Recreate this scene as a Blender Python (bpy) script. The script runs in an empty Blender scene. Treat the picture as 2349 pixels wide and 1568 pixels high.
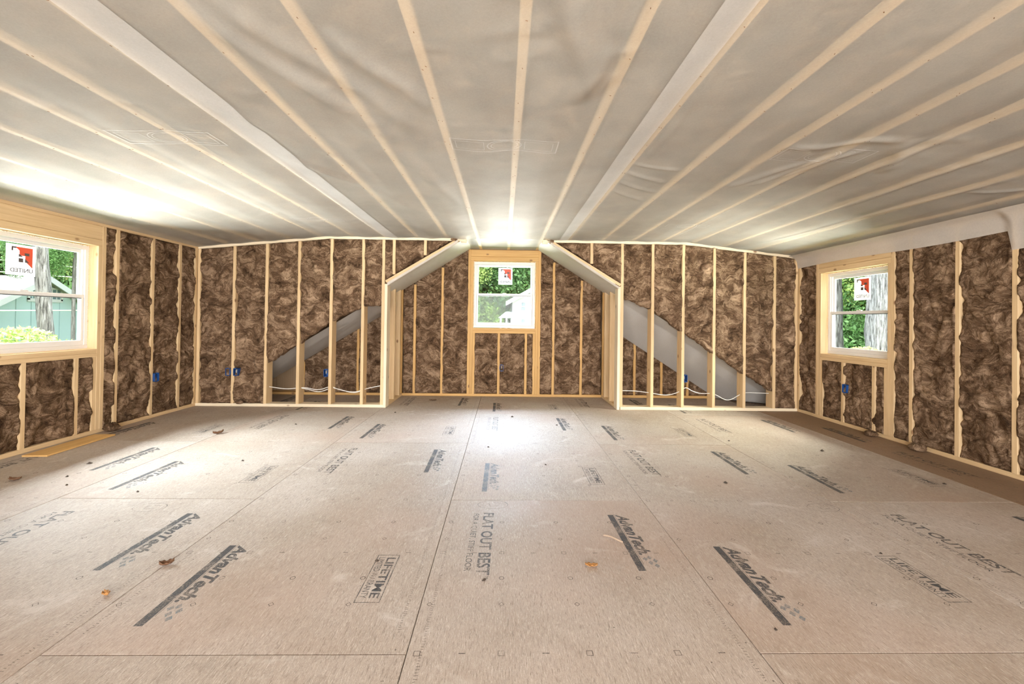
import bpy, math, random
import numpy as np
from mathutils import Matrix, Vector
sc = bpy.context.scene
C = sc.collection
random.seed(7); RNG = np.random.default_rng(11)

# ------------------------------------------------------------------ camera
CAM_H = 1.1381
R_ = Vector((0.99970, -0.02070, 0.01342)); U_ = Vector((-0.01358, -0.00812, 0.99987))
F_ = R_.cross(-U_); F_.normalize(); F_ = -F_ if F_.y < 0 else F_
U_ = R_.cross(F_).normalized(); U_ = -U_ if U_.z < 0 else U_
cd = bpy.data.cameras.new('camera'); cam = bpy.data.objects.new('camera', cd); C.objects.link(cam)
cd.sensor_width = 36; cd.lens = 955.06/2349*36; cd.shift_y = -56.75/2349; cd.clip_start = .02; cd.clip_end = 300
m = Matrix((R_, U_, -F_)).transposed().to_4x4(); m.translation = (0, 0, CAM_H); cam.matrix_world = m
sc.camera = cam
# ------------------------------------------------------------------ world, sun, lights, exposure
w = bpy.data.worlds.new('world'); sc.world = w; w.use_nodes = True
bg = w.node_tree.nodes['Background']; bg.inputs[0].default_value = (.80, .90, 1.0, 1); bg.inputs[1].default_value = 2.6
def light(name, kind, loc, rot, energy, color=(1, 1, 1), **k):
    l = bpy.data.lights.new(name, kind); l.energy = energy; l.color = color
    for a, b in k.items(): setattr(l, a, b)
    o = bpy.data.objects.new(name, l); C.objects.link(o); o.location = loc; o.rotation_euler = [math.radians(a) for a in rot]; return o
light('sun', 'SUN', (0, -10, 20), (38, 0, 10), 6.5, (1, .95, .86), angle=.02)
# fill lamp added at an assumed opening behind the camera; daylight by the three windows:
# for each window one lamp stands for the bright sky high outside it and one for the sunlit ground below it
light('added_rear_fill', 'AREA', (0, -2.9, 1.25), (100, 0, 0), 520, (1, .965, .93), shape='RECTANGLE', size=6.4, size_y=1.9)
light('window_sky_left', 'AREA', (-8.5, 3.55, 4.4), (0, -60, 0), 6000, (.86, .92, 1), shape='RECTANGLE', size=3.0, size_y=6.0)
light('window_sky_right', 'AREA', (8.5, 4.56, 4.2), (0, 60, 0), 4200, (1, .97, .84), shape='RECTANGLE', size=3.0, size_y=5.5)
light('window_sky_far', 'AREA', (0, 11.5, 5.0), (-64, 0, 0), 6200, (.70, .80, 1), shape='RECTANGLE', size=7.0, size_y=3.2)
light('window_ground_left', 'AREA', (-6.7, 3.4, -.35), (0, -106, 0), 2000, (1, .98, .95), shape='RECTANGLE', size=1.3, size_y=4.0)
light('window_ground_right', 'AREA', (6.7, 4.45, -.35), (0, 106, 0), 1300, (1, .96, .86), shape='RECTANGLE', size=1.3, size_y=3.4)
light('window_ground_far', 'AREA', (0, 12.5, -1.1), (-109, 0, 0), 2300, (1, .96, .90), shape='RECTANGLE', size=4.2, size_y=2.4)
vs = sc.view_settings; vs.view_transform = 'Standard'; vs.look = 'None'; vs.exposure = 0.35; vs.gamma = 1; vs.use_curve_mapping = False
sc.cycles.max_bounces = 6; sc.cycles.diffuse_bounces = 4; sc.cycles.transparent_max_bounces = 12; sc.cycles.adaptive_threshold = .035
sc.cycles.sample_clamp_indirect = 6; sc.cycles.caustics_reflective = False; sc.cycles.caustics_refractive = False

# ------------------------------------------------------------------ key dimensions (metres)
XL, XR, YB, YG = -3.908, 3.867, 5.389, 6.255
ZC, ZS = 2.20, 2.04            # flat ceiling, ceiling at the side walls
FL, FR = -2.24, 2.38           # folds between flat and sloping ceiling
def zceil(x):
    if x < FL: return ZC-(FL-x)/(FL-XL)*(ZC-ZS)
    if x > FR: return ZC-(x-FR)/(XR-FR)*(ZC-ZS)
    return ZC
def zslope(x): return 2.215-.635*(abs(x)-.5)   # sloping ceiling of the window bay
BACK = lambda u, z, d: Vector((u, YB-d, z))
GABLE = lambda u, z, d: Vector((u, YG-d, z))
LEFT = lambda u, z, d: Vector((XL+d, u, z))
RIGHT = lambda u, z, d: Vector((XR-d, u, z))

# ------------------------------------------------------------------ materials
def nt(name):
    m = bpy.data.materials.new(name); m.use_nodes = True; t = m.node_tree
    b = t.nodes['Principled BSDF']; b.inputs['Roughness'].default_value = .7
    return m, t, b
def N(t, k, **kw):
    n = t.nodes.new(k)
    for a, b in kw.items():
        if a in n.inputs.keys(): n.inputs[a].default_value = b
        else: setattr(n, a, b)
    return n
def L(t, a, b): t.links.new(a, b)
def ramp(t, fac, stops, interp='LINEAR'):
    r = t.nodes.new('ShaderNodeValToRGB'); r.color_ramp.interpolation = interp
    e = r.color_ramp.elements
    while len(e) < len(stops): e.new(.5)
    for i, (p, c) in enumerate(stops):
        e[i].position = p; e[i].color = (*c, 1) if len(c) == 3 else c
    L(t, fac, r.inputs[0]); return r.outputs[0]
def coords(t, scale, rnd=True):
    tc = N(t, 'ShaderNodeTexCoord'); out = tc.outputs['Object']
    if rnd:
        oi = N(t, 'ShaderNodeObjectInfo'); mu = N(t, 'ShaderNodeMath', operation='MULTIPLY'); mu.inputs[1].default_value = 37.
        L(t, oi.outputs['Random'], mu.inputs[0])
        ad = N(t, 'ShaderNodeVectorMath', operation='ADD'); L(t, out, ad.inputs[0]); L(t, mu.outputs[0], ad.inputs[1]); out = ad.outputs[0]
    mp = N(t, 'ShaderNodeMapping'); mp.inputs['Scale'].default_value = scale; L(t, out, mp.inputs[0]); return mp.outputs[0]
def noise(t, v, s, d=4, r=.55, dist=0):
    n = N(t, 'ShaderNodeTexNoise'); n.inputs['Scale'].default_value = s; n.inputs['Detail'].default_value = d
    n.inputs['Roughness'].default_value = r; n.inputs['Distortion'].default_value = dist; L(t, v, n.inputs['Vector']); return n.outputs[0]
def mix(t, f, a, b, kind='MIX'):
    x = N(t, 'ShaderNodeMix', data_type='RGBA', blend_type=kind)
    for s, v in ((0, f), (6, a), (7, b)):
        if hasattr(v, 'is_linked'): L(t, v, x.inputs[s])
        else: x.inputs[s].default_value = v if s == 0 else (*v, 1)
    return x.outputs[2]
def bump(t, b, h, s, d=.01):
    n = N(t, 'ShaderNodeBump'); n.inputs['Strength'].default_value = s; n.inputs['Distance'].default_value = d
    L(t, h, n.inputs['Height']); L(t, n.outputs[0], b.inputs['Normal'])
def wood(name, lo, hi, knot=(.22, .10, .04)):
    m, t, b = nt(name)
    g = noise(t, coords(t, (1, 1, .045)), 60, 5, .6, .6)
    col = ramp(t, g, [(.3, lo), (.7, hi)])
    big = noise(t, coords(t, (1, 1, .3)), 4, 2)
    col = mix(t, ramp(t, big, [(.4, (0, 0, 0)), (.75, (.45,)*3)]), col, tuple(c*.78 for c in lo))
    vo = N(t, 'ShaderNodeTexVoronoi'); vo.inputs['Scale'].default_value = 7; L(t, coords(t, (1, 1, .6)), vo.inputs['Vector'])
    kn = ramp(t, vo.outputs['Distance'], [(.06, (.85,)*3), (.13, (0, 0, 0))])
    col = mix(t, kn, col, knot)
    L(t, col, b.inputs['Base Color']); b.inputs['Roughness'].default_value = .62; bump(t, b, g, .25, .002); return m
M = {}
M['pine'] = wood('pale_pine', (.64, .44, .235), (.78, .58, .34))
M['orange_wood'] = wood('orange_lumber', (.60, .34, .115), (.72, .45, .17))  # oranger wood tone, mostly for the gable framing
M['edge'] = wood('cut_edge', (.80, .66, .46), (.88, .76, .58))
def batt_material(name, dark, mid, lit):
    m, t, b = nt(name)
    v = coords(t, (1, 1, 1))
    def warp(v_, sc_, amt, det=2):
        n1 = N(t, 'ShaderNodeTexNoise'); n1.inputs['Scale'].default_value = sc_; n1.inputs['Detail'].default_value = det; L(t, v_, n1.inputs['Vector'])
        sb = N(t, 'ShaderNodeVectorMath', operation='SUBTRACT'); L(t, n1.outputs[1], sb.inputs[0]); sb.inputs[1].default_value = (.5, .5, .5)
        wv = N(t, 'ShaderNodeVectorMath', operation='SCALE'); wv.inputs['Scale'].default_value = amt; L(t, sb.outputs[0], wv.inputs[0])
        ad = N(t, 'ShaderNodeVectorMath', operation='ADD'); L(t, v_, ad.inputs[0]); L(t, wv.outputs[0], ad.inputs[1]); return ad.outputs[0]
    w1 = warp(warp(v, 3.6, .36), 11, .13, 4)
    def layer(scale, rot, det, rough):
        mp = N(t, 'ShaderNodeMapping'); mp.inputs['Scale'].default_value = scale; mp.inputs['Rotation'].default_value = rot; L(t, w1, mp.inputs[0])
        return noise(t, mp.outputs[0], 1.0, det, rough, .3)
    f = layer((9, 9, 46), (.4, .5, .3), 8, .74); f2 = layer((150, 150, 14), (.2, -.6, .5), 6, .7); f3 = noise(t, w1, 6.5, 4, .6)
    mx = N(t, 'ShaderNodeMix', data_type='FLOAT'); mx.inputs[0].default_value = .38; L(t, f, mx.inputs[2]); L(t, f2, mx.inputs[3])
    m3 = N(t, 'ShaderNodeMix', data_type='FLOAT'); m3.inputs[0].default_value = .34; L(t, mx.outputs[0], m3.inputs[2]); L(t, f3, m3.inputs[3])
    col = ramp(t, m3.outputs[0], [(.39, dark), (.49, mid), (.60, lit)])  # wool tones, with shaded crevices and lit strands put into the colour
    L(t, col, b.inputs['Base Color']); b.inputs['Roughness'].default_value = .95
    b.inputs['Specular IOR Level'].default_value = .1
    bump(t, b, m3.outputs[0], 1.0, .03); return m
M['batt'] = batt_material('brown_mineral_wool', (.032, .018, .010), (.165, .098, .056), (.52, .36, .235))
# translucent fabric membrane
def membrane(name, col, tr):
    m = bpy.data.materials.new(name); m.use_nodes = True; t = m.node_tree; b = t.nodes['Principled BSDF']; out = t.nodes['Material Output']
    tc = N(t, 'ShaderNodeTexCoord')
    n = noise(t, tc.outputs['Object'], 95, 5, .8, .8)
    n2 = noise(t, tc.outputs['Object'], 2.2, 3)
    c = mix(t, n, tuple(x*.74 for x in col), tuple(min(1, x*1.16) for x in col))
    L(t, c, b.inputs['Base Color']); b.inputs['Roughness'].default_value = .6; b.inputs['Specular IOR Level'].default_value = .25
    bump(t, b, n, .15, .002)
    tl = N(t, 'ShaderNodeBsdfTranslucent'); L(t, c, tl.inputs[0])
    m1 = N(t, 'ShaderNodeMixShader'); m1.inputs[0].default_value = .12; L(t, b.outputs[0], m1.inputs[1]); L(t, tl.outputs[0], m1.inputs[2])
    tp = N(t, 'ShaderNodeBsdfTransparent')
    m2 = N(t, 'ShaderNodeMixShader'); f = ramp(t, n2, [(.3, (tr-.05,)*3), (.7, (tr+.05,)*3)]); L(t, f, m2.inputs[0])
    L(t, m1.outputs[0], m2.inputs[1]); L(t, tp.outputs[0], m2.inputs[2]); L(t, m2.outputs[0], out.inputs[0]); return m
M['membrane'] = membrane('fabric_membrane', (.92, .875, .80), .53)
M['membrane_double'] = membrane('fabric_membrane_overlap', (.92, .90, .88), .42)
M['membrane_flap'] = membrane('fabric_membrane_flap', (.82, .76, .69), .30)
M['membrane_thick'] = membrane('fabric_membrane_layered', (.92, .87, .78), .10)
M['membrane_shaded'] = membrane('fabric_membrane_shaded', (.62, .60, .57), .10)  # same fabric in the cavity, its low light put into a darker colour
M['print_white'] = membrane('white_fabric_print', (.95, .94, .92), .45)
# subfloor panels
def osb(name, a, bcol, c3, dirt=1.):
    m, t, b = nt(name)
    v = coords(t, (1, 1, 1))
    acc = noise(t, v, 1.3, 4, .6)
    col = mix(t, ramp(t, acc, [(.36, (0, 0, 0)), (.64, (1, 1, 1))]), a, bcol)
    first = None
    for k, (ang, sx, sy) in enumerate([(.5, 300, 34), (-.7, 280, 30), (1.35, 320, 36), (2.2, 300, 40), (-1.2, 260, 34), (.1, 300, 30), (1.0, 280, 30)]):
        mp = N(t, 'ShaderNodeMapping'); mp.inputs['Rotation'].default_value = (0, 0, ang); mp.inputs['Scale'].default_value = (sx, sy, 1)
        mp.inputs['Location'].default_value = (k*3.1, k*1.7, 0)
        L(t, v, mp.inputs[0]); f = noise(t, mp.outputs[0], 1, 2, .5, .8)
        if k < 4: col = mix(t, ramp(t, f, [(.60, (0, 0, 0)), (.74, (.62,)*3)]), col, c3)
        else: col = mix(t, ramp(t, f, [(.60, (0, 0, 0)), (.70, (.62,)*3)]), col, tuple(x*.50 for x in a))
        first = first or f
    fine = noise(t, v, 300, 3, .7); col = mix(t, ramp(t, fine, [(.3, (.5,)*3), (.6, (0, 0, 0))]), col, tuple(x*.6 for x in a))
    st = noise(t, v, 5, 6, .72, 1.2); col = mix(t, ramp(t, st, [(.58, (0, 0, 0)), (.76, (.5*dirt,)*3)]), col, tuple(x*.60 for x in a))
    st2 = noise(t, coords(t, (1, 1, 3)), 3.4, 6, .7, 1.0); col = mix(t, ramp(t, st2, [(.58, (0, 0, 0)), (.74, (.5*dirt,)*3)]), col, (.66, .61, .56))
    pink = noise(t, v, .9, 2); col = mix(t, ramp(t, pink, [(.5, (0, 0, 0)), (.7, (.35*dirt,)*3)]), col, (a[0]*1.05, a[1]*.86, a[2]*.80))
    sp = N(t, 'ShaderNodeTexVoronoi'); sp.inputs['Scale'].default_value = 9; L(t, v, sp.inputs['Vector'])
    col = mix(t, ramp(t, sp.outputs['Distance'], [(.02, (.8,)*3), (.035, (0, 0, 0))]), col, (.06, .045, .035))
    L(t, col, b.inputs['Base Color'])
    L(t, ramp(t, acc, [(.3, (.56,)*3), (.7, (.74,)*3)]), b.inputs['Roughness']); bump(t, b, first, .35, .003); return m
M['osb'] = osb('weathered_strand_panel', (.37, .290, .225), (.47, .395, .335), (.70, .63, .56))
M['osb_brown'] = osb('fresh_brown_strand_panel', (.24, .15, .09), (.29, .185, .115), (.38, .26, .17), .2)
M['sheathing'] = osb('wall_sheathing', (.42, .28, .16), (.5, .34, .2), (.6, .44, .28))
def plain(name, col, rough=.6, **k):
    m, t, b = nt(name); b.inputs['Base Color'].default_value = (*col, 1); b.inputs['Roughness'].default_value = rough
    v = coords(t, (1, 1, 1)); n = noise(t, v, k.pop('scale', 25), 3)
    amt = k.pop('var', .1)
    c = mix(t, n, tuple(x*(1-amt) for x in col), tuple(min(1, x*(1+amt)) for x in col)); L(t, c, b.inputs['Base Color'])
    for a, v2 in k.items(): b.inputs[a].default_value = v2
    return m
def ink(name, col, worn=.5):
    m = bpy.data.materials.new(name); m.use_nodes = True; t = m.node_tree; b = t.nodes['Principled BSDF']; out = t.nodes['Material Output']
    b.inputs['Base Color'].default_value = (*col, 1); b.inputs['Roughness'].default_value = .6
    tc = N(t, 'ShaderNodeTexCoord'); n = noise(t, tc.outputs['Object'], 150, 4, .7)
    n2 = noise(t, tc.outputs['Object'], 9, 3, .6)
    ad = N(t, 'ShaderNodeMath', operation='ADD'); L(t, n, ad.inputs[0]); L(t, n2, ad.inputs[1])
    f = ramp(t, ad.outputs[0], [(.0, (.12,)*3), (worn, (.15,)*3), (min(.99, worn+.12), (.75,)*3)])
    hv = N(t, 'ShaderNodeMath', operation='MULTIPLY'); hv.inputs[1].default_value = .5; L(t, ad.outputs[0], hv.inputs[0])
    r = [x for x in t.nodes if x.bl_idname == 'ShaderNodeValToRGB'][-1]; L(t, hv.outputs[0], r.inputs[0])
    tp = N(t, 'ShaderNodeBsdfTransparent'); ms = N(t, 'ShaderNodeMixShader'); L(t, f, ms.inputs[0]); L(t, b.outputs[0], ms.inputs[1]); L(t, tp.outputs[0], ms.inputs[2])
    L(t, ms.outputs[0], out.inputs[0]); return m
M['ink'] = ink('charcoal_print', (.06, .06, .062), .46)
M['ink_faint'] = ink('faint_print', (.10, .075, .06), .48)
M['ink_blue'] = ink('faded_blue_print', (.16, .22, .26), .42)
M['vinyl'] = plain('white_vinyl', (.80, .79, .78), .35, var=.02)
M['foam'] = plain('spray_foam', (.83, .76, .60), .8, var=.15)
M['blue'] = plain('blue_plastic', (.012, .07, .26), .4)
M['black'] = plain('shadow_gap_black', (.02, .02, .025), .4)  # for the strip that draws the shadow gap at the meeting rail
M['cable'] = plain('white_cable_jacket', (.85, .83, .78), .45, var=.03)
M['paper'] = membrane('sticker_film', (.62, .60, .60), .25)
M['red'] = plain('sticker_red', (.72, .10, .05), .5, var=.03)
M['grey_ink'] = plain('sticker_grey', (.10, .08, .08), .5)
M['teal'] = plain('teal_siding', (.30, .385, .42), .7, var=.04)
M['white_siding'] = plain('white_siding', (.40, .40, .43), .6, var=.03)
M['roof'] = plain('grey_shingle', (.27, .24, .25), .85, var=.25)
M['dark_glass'] = plain('dark_glazing', (.10, .14, .17), .15)
m_, t_, b_ = nt('furrowed_grey_bark'); n_ = noise(t_, coords(t_, (1, 1, .10)), 26, 5, .7, .5)
L(t_, ramp(t_, n_, [(.36, (.035, .03, .03)), (.48, (.17, .155, .15)), (.62, (.32, .30, .30))]), b_.inputs['Base Color']); b_.inputs['Roughness'].default_value = .95; bump(t_, b_, n_, 1, .05)
M['bark'] = m_
M['grass'] = plain('lawn', (.12, .20, .05), .95, var=.4, scale=2)
M['chip'] = plain('orange_bark_chip', (.42, .20, .06), .7, var=.3)
M['leafbrown'] = plain('dry_brown_leaf', (.16, .08, .04), .8, var=.3)
M['debris_tan'] = plain('weathered_splinter', (.34, .25, .18), .8, var=.3)
M['debris'] = plain('dark_crumb', (.05, .035, .025), .9, var=.3)
def leafmat(name, c):
    m = bpy.data.materials.new(name); m.use_nodes = True; t = m.node_tree; b = t.nodes['Principled BSDF']; out = t.nodes['Material Output']
    tc = N(t, 'ShaderNodeTexCoord'); n = noise(t, tc.outputs['Object'], 3.5, 4, .7)
    col = ramp(t, n, [(.3, tuple(x*.35 for x in c)), (.62, c), (.8, tuple(min(1, x*1.5) for x in c))]); L(t, col, b.inputs['Base Color']); b.inputs['Roughness'].default_value = .6
    tl = N(t, 'ShaderNodeBsdfTranslucent'); L(t, col, tl.inputs[0]); ms = N(t, 'ShaderNodeMixShader'); ms.inputs[0].default_value = .35
    L(t, b.outputs[0], ms.inputs[1]); L(t, tl.outputs[0], ms.inputs[2]); L(t, ms.outputs[0], out.inputs[0]); return m
M['leaf'] = leafmat('green_leaves', (.30, .46, .10))
M['leaf2'] = leafmat('pale_green_leaves', (.44, .56, .17))
M['leaf3'] = leafmat('bluish_green_leaves', (.23, .42, .15))
g = bpy.data.materials.new('window_glass'); g.use_nodes = True; t = g.node_tree; out = t.nodes['Material Output']
gl = N(t, 'ShaderNodeBsdfGlossy'); gl.inputs['Roughness'].default_value = .02; gl.inputs[0].default_value = (1, 1, 1, 1)
tp = N(t, 'ShaderNodeBsdfTransparent'); tp.inputs[0].default_value = (.93, .96, .95, 1); ms = N(t, 'ShaderNodeMixShader'); ms.inputs[0].default_value = .008
L(t, tp.outputs[0], ms.inputs[1]); L(t, gl.outputs[0], ms.inputs[2]); L(t, ms.outputs[0], out.inputs[0]); M['glass'] = g

# ------------------------------------------------------------------ mesh helpers
def mesh_obj(name, verts, faces, mat, parent=None, smooth=False):
    me = bpy.data.meshes.new(name); me.from_pydata([tuple(v) for v in verts] if not isinstance(verts, np.ndarray) else verts.tolist(), [], faces)
    if mat: me.materials.append(mat)
    if smooth: me.polygons.foreach_set('use_smooth', [True]*len(me.polygons))
    me.update(); o = bpy.data.objects.new(name, me); C.objects.link(o)
    if parent: o.parent = parent
    return o
def empty(name, loc=(0, 0, 0)):
    o = bpy.data.objects.new(name, None); C.objects.link(o); o.location = loc; o.empty_display_size = .1; return o
def tag(o, label=None, cat=None, group=None, kind=None):
    for k, v in (('label', label), ('category', cat), ('group', group), ('kind', kind)):
        if v: o[k] = v
    return o
def chamfer_box(a, b, c, ch=.002):
    """octagonal prism, size a x b in section, c long (local z), centred"""
    a, b, c = a/2, b/2, c/2; ch = min(ch, a*.3, b*.3)
    s = [(a-ch, -b), (a, -b+ch), (a, b-ch), (a-ch, b), (-a+ch, b), (-a, b-ch), (-a, -b+ch), (-a+ch, -b)]
    v = [(x, y, -c) for x, y in s]+[(x, y, c) for x, y in s]
    f = [(i, (i+1) % 8, 8+(i+1) % 8, 8+i) for i in range(8)]+[tuple(range(7, -1, -1)), tuple(range(8, 16))]
    return v, f
def inv_parent(o, parent):
    if parent: o.parent = parent; o.matrix_parent_inverse = parent.matrix_world.inverted() if False else Matrix.Identity(4)
def bar(name, p0, p1, wdt, dpt, side, mat, parent=None, ch=.002):
    """timber from p0 to p1; wdt measured along 'side', dpt along the remaining axis"""
    p0, p1, side = Vector(p0), Vector(p1), Vector(side)
    z = (p1-p0); ln = z.length; z.normalize(); x = (side-z*side.dot(z)).normalized(); y = z.cross(x)
    v, f = chamfer_box(wdt, dpt, ln, ch); o = mesh_obj(name, v, f, mat, parent)
    mm = Matrix((x, y, z)).transposed().to_4x4(); mm.translation = (p0+p1)/2; o.matrix_local = mm; return o
def slab(name, Fr, u0, u1, z0, z1, d0, d1, mat, parent=None, ch=.002):
    """box in wall coordinates: u along the wall, z up, d towards the room"""
    ext = [u1-u0, z1-z0, d1-d0]; k = ext.index(max(ext)); c = [(u0+u1)/2, (z0+z1)/2, (d0+d1)/2]
    a, b = list(c), list(c); a[k] -= ext[k]/2; b[k] += ext[k]/2
    j = (k+1) % 3; s = [0, 0, 0]; s[j] = 1; o0 = Fr(0, 0, 0); side = Fr(*s)-o0; r = 3-k-j
    return bar(name, Fr(*a), Fr(*b), ext[j], ext[r], side, mat, parent, ch)
def multi_box(name, boxes, mat, parent=None):
    v, f = [], []
    for (x0, y0, z0, x1, y1, z1) in boxes:
        n = len(v); v += [(x, y, z) for x in (x0, x1) for y in (y0, y1) for z in (z0, z1)]
        f += [tuple(n+i for i in q) for q in ((0, 1, 3, 2), (4, 6, 7, 5), (0, 4, 5, 1), (2, 3, 7, 6), (0, 2, 6, 4), (1, 5, 7, 3))]
    return mesh_obj(name, v, f, mat, parent)
# numpy value noise
TAB = RNG.random((256, 256))
def vn(x, y):
    xi, yi = np.floor(x).astype(int), np.floor(y).astype(int); fx, fy = x-xi, y-yi
    fx = fx*fx*(3-2*fx); fy = fy*fy*(3-2*fy); g = lambda a, b: TAB[a & 255, b & 255]
    return (g(xi, yi)*(1-fx)+g(xi+1, yi)*fx)*(1-fy)+(g(xi, yi+1)*(1-fx)+g(xi+1, yi+1)*fx)*fy
def fbm(x, y, o=4, r=.5):
    s = 0; a = 1; t_ = 0
    for i in range(o): s = s+a*vn(x+17.3*i, y+9.1*i); t_ += a; a *= r; x = x*2.03; y = y*2.03
    return s/t_
def grid_faces(nu, nv):
    i = np.arange(nu*nv).reshape(nu, nv)
    return np.stack([i[:-1, :-1], i[1:, :-1], i[1:, 1:], i[:-1, 1:]], -1).reshape(-1, 4).tolist()
def batt(parent, Fr, u0, u1, zb, zt, seed, base=-.009, amp=.9, over=.005):
    """one insulation batt: a bulging, tufted sheet with returned edges. zb/zt: number or (at u0, at u1)"""
    zb = zb if isinstance(zb, tuple) else (zb, zb); zt = zt if isinstance(zt, tuple) else (zt, zt)
    nu = max(7, int((u1-u0)/.0125)); nv = max(8, int((max(zt)-min(zb))/.0135))
    a = np.linspace(0, 1, nu)[:, None]*np.ones((1, nv)); b = np.ones((nu, 1))*np.linspace(0, 1, nv)[None, :]
    U = u0+a*(u1-u0); lo = zb[0]+a*(zb[1]-zb[0]); hi = zt[0]+a*(zt[1]-zt[0])
    if abs(zb[0]-zb[1]) > 1e-4: lo = lo+(fbm(U*26+seed, U*0+seed)-.5)*.05
    Z = lo+b*(hi-lo)
    x, y = U+seed*3.7, Z+seed*5.3
    qx, qy = fbm(x*4, y*4, 3), fbm(x*4+31, y*4+7, 3)
    r = fbm(x*6+3.2*qx, y*5+3.2*qy, 4); r2 = 1-np.abs(2*fbm(x*13+4*qy, y*10+4*qx, 4)-1)
    D = base+amp*(.085*(r-.5)+.030*(r2-.75))
    eu = np.minimum(U-u0, u1-U); ez = np.minimum(Z-lo, hi-Z); e = np.minimum(eu, ez)
    D = D-.009*np.exp(-(e/.010)**2)
    D = np.minimum(D, .014)
    # edges: puff over the timber in places
    for side, s in ((0, -1), (-1, 1)):
        o = np.clip(fbm(y[side]*8+side*7, y[side]*0+seed, 4)-.54, 0, 1)*6*over; o = np.minimum(o, over)
        o = np.convolve(np.pad(o, 2, 'edge'), np.array([1, 3, 4, 3, 1])/12, 'valid'); k_ = np.clip(o/.0025, 0, 1)
        U[side] += s*o; D[side] += (np.maximum(D[side], .0035)-D[side])*k_
        i2 = 1 if side == 0 else -2
        D[i2] += (np.maximum(D[i2], .008)-D[i2])*k_
    # returned rim
    nu2, nv2 = nu+2, nv+2; PU, PZ, PD = [np.zeros((nu2, nv2)) for _ in range(3)]
    for P, S in ((PU, U), (PZ, Z), (PD, D)):
        P[1:-1, 1:-1] = S; P[0, 1:-1] = S[0]; P[-1, 1:-1] = S[-1]; P[:, 0] = P[:, 1]; P[:, -1] = P[:, -2]
    PU[0, :] = u0+.001; PU[-1, :] = u1-.001
    for P in (PD,): P[0, :] = P[-1, :] = -.085; P[:, 0] = P[:, -1] = -.085
    c = Fr(0, 0, 0); eu_, ez_, ed_ = Fr(1, 0, 0)-c, Fr(0, 1, 0)-c, Fr(0, 0, 1)-c
    ctr = Fr((u0+u1)/2, (min(zb)+max(zt))/2, 0)
    V = (PU.reshape(-1, 1)*np.array(eu_)+PZ.reshape(-1, 1)*np.array(ez_)+PD.reshape(-1, 1)*np.array(ed_))+np.array(c)-np.array(ctr)
    f = grid_faces(nu2, nv2)
    if eu_.cross(ez_).dot(ed_) < 0: f = [q[::-1] for q in f]
    o = mesh_obj('insulation_batt', V, f, M['batt'], parent, True); o.location = ctr; return o

# ================================================================== SETTING
# ---- floor: tongue and groove panels, each its own piece
S = 1.2192; S0 = -.3149; T0 = 1.4315
floor = tag(multi_box('floor', [(-4.1, -2.7, -.10, 4.06, 6.42, -.021)], M['sheathing']), kind='structure')
def text_mesh(s, size, shear=0, offset=0, spacing=1):
    cu = bpy.data.curves.new('lettering', 'FONT'); cu.body = s; cu.size = size; cu.shear = shear; cu.offset = offset; cu.space_character = spacing
    cu.resolution_u = 3; o = bpy.data.objects.new('tmp', cu); C.objects.link(o)
    bpy.context.view_layer.update()
    me = bpy.data.meshes.new_from_object(o.evaluated_get(bpy.context.evaluated_depsgraph_get()))
    bpy.data.objects.remove(o); return me
def stamp_mesh(items):
    """items: (text, size, x, y, xscale, shear, offset) or ('rect',x0,y0,x1,y1); reading +x, up +y. Origin at text start"""
    V, Fc = [], []
    for it in items:
        n = len(V)
        if it[0] == 'poly':
            V += [(x, y, 0) for x, y in it[1]]; Fc.append(tuple(range(n, len(V))))
        else:
            s, size, x, y, length, hgt, shear, off = it
            me = text_mesh(s, size, shear, off)
            co = np.array([v.co[:2] for v in me.vertices]); mn, mx = co.min(0), co.max(0)
            cap = hgt/(mx[1]-mn[1]); k = length/(mx[0]-mn[0])
            V += [((c[0]-mn[0])*k+x, (c[1]-mn[1])*cap+y, 0) for c in co]
            Fc += [tuple(n+i for i in p.vertices) for p in me.polygons]
    me = bpy.data.meshes.new('printed_lettering'); me.from_pydata(V, [], Fc); return me
def rect(x0, y0, x1, y1): return ('poly', [(x0, y0), (x1, y0), (x1, y1), (x0, y1)])
def outline(x0, y0, x1, y1, t_): return [rect(x0, y0, x1, y0+t_), rect(x0, y1-t_, x1, y1), rect(x0, y0, x0+t_, y1), rect(x1-t_, y0, x1, y1)]
ADV = stamp_mesh([('AdvanTech.', .08, .0, .045, .42, .068, .35, .0032), rect(0, 0, .55, .034), rect(-.008, .0385, .50, .0405)])
ADVB = stamp_mesh([('poly', [(a, b-.012), (a+.016, b), (a, b+.014), (a-.017, b+.002)]) for a, b in ((.445, .085), (.487, .078), (.512, .098), (.47, .105), (.455, .062))])
FLAT = stamp_mesh([('FLAT OUT BEST', .07, 0, .062, .60, .062, 0, .0014), ('TM', .02, .605, .105, .022, .014, 0, 0), ('FOR A QUIET, STIFF FLOOR', .04, .012, .0, .56, .036, 0, 0)])
LIFE = stamp_mesh([('LIFETIME', .06, .022, .050, .29, .040, 0, .0012), ('LIMITED WARRANTY', .03, .022, .012, .29, .028, 0, 0)]+outline(0, 0, .34, .104, .0035))
for me, mt in ((ADV, 'ink'), (ADVB, 'ink_blue'), (FLAT, 'ink'), (LIFE, 'ink')): me.materials.append(M[mt])
def inst(name, me, loc, rotz, parent):
    o = bpy.data.objects.new(name, me); C.objects.link(o); o.parent = parent; o.location = loc; o.rotation_euler = (0, 0, rotz); return o
ROWS = [(.25, 'd'), (.42, 'c'), (.62, 's'), (.75, 'd'), (.93, 'c'), (1.222, 's')]
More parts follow.
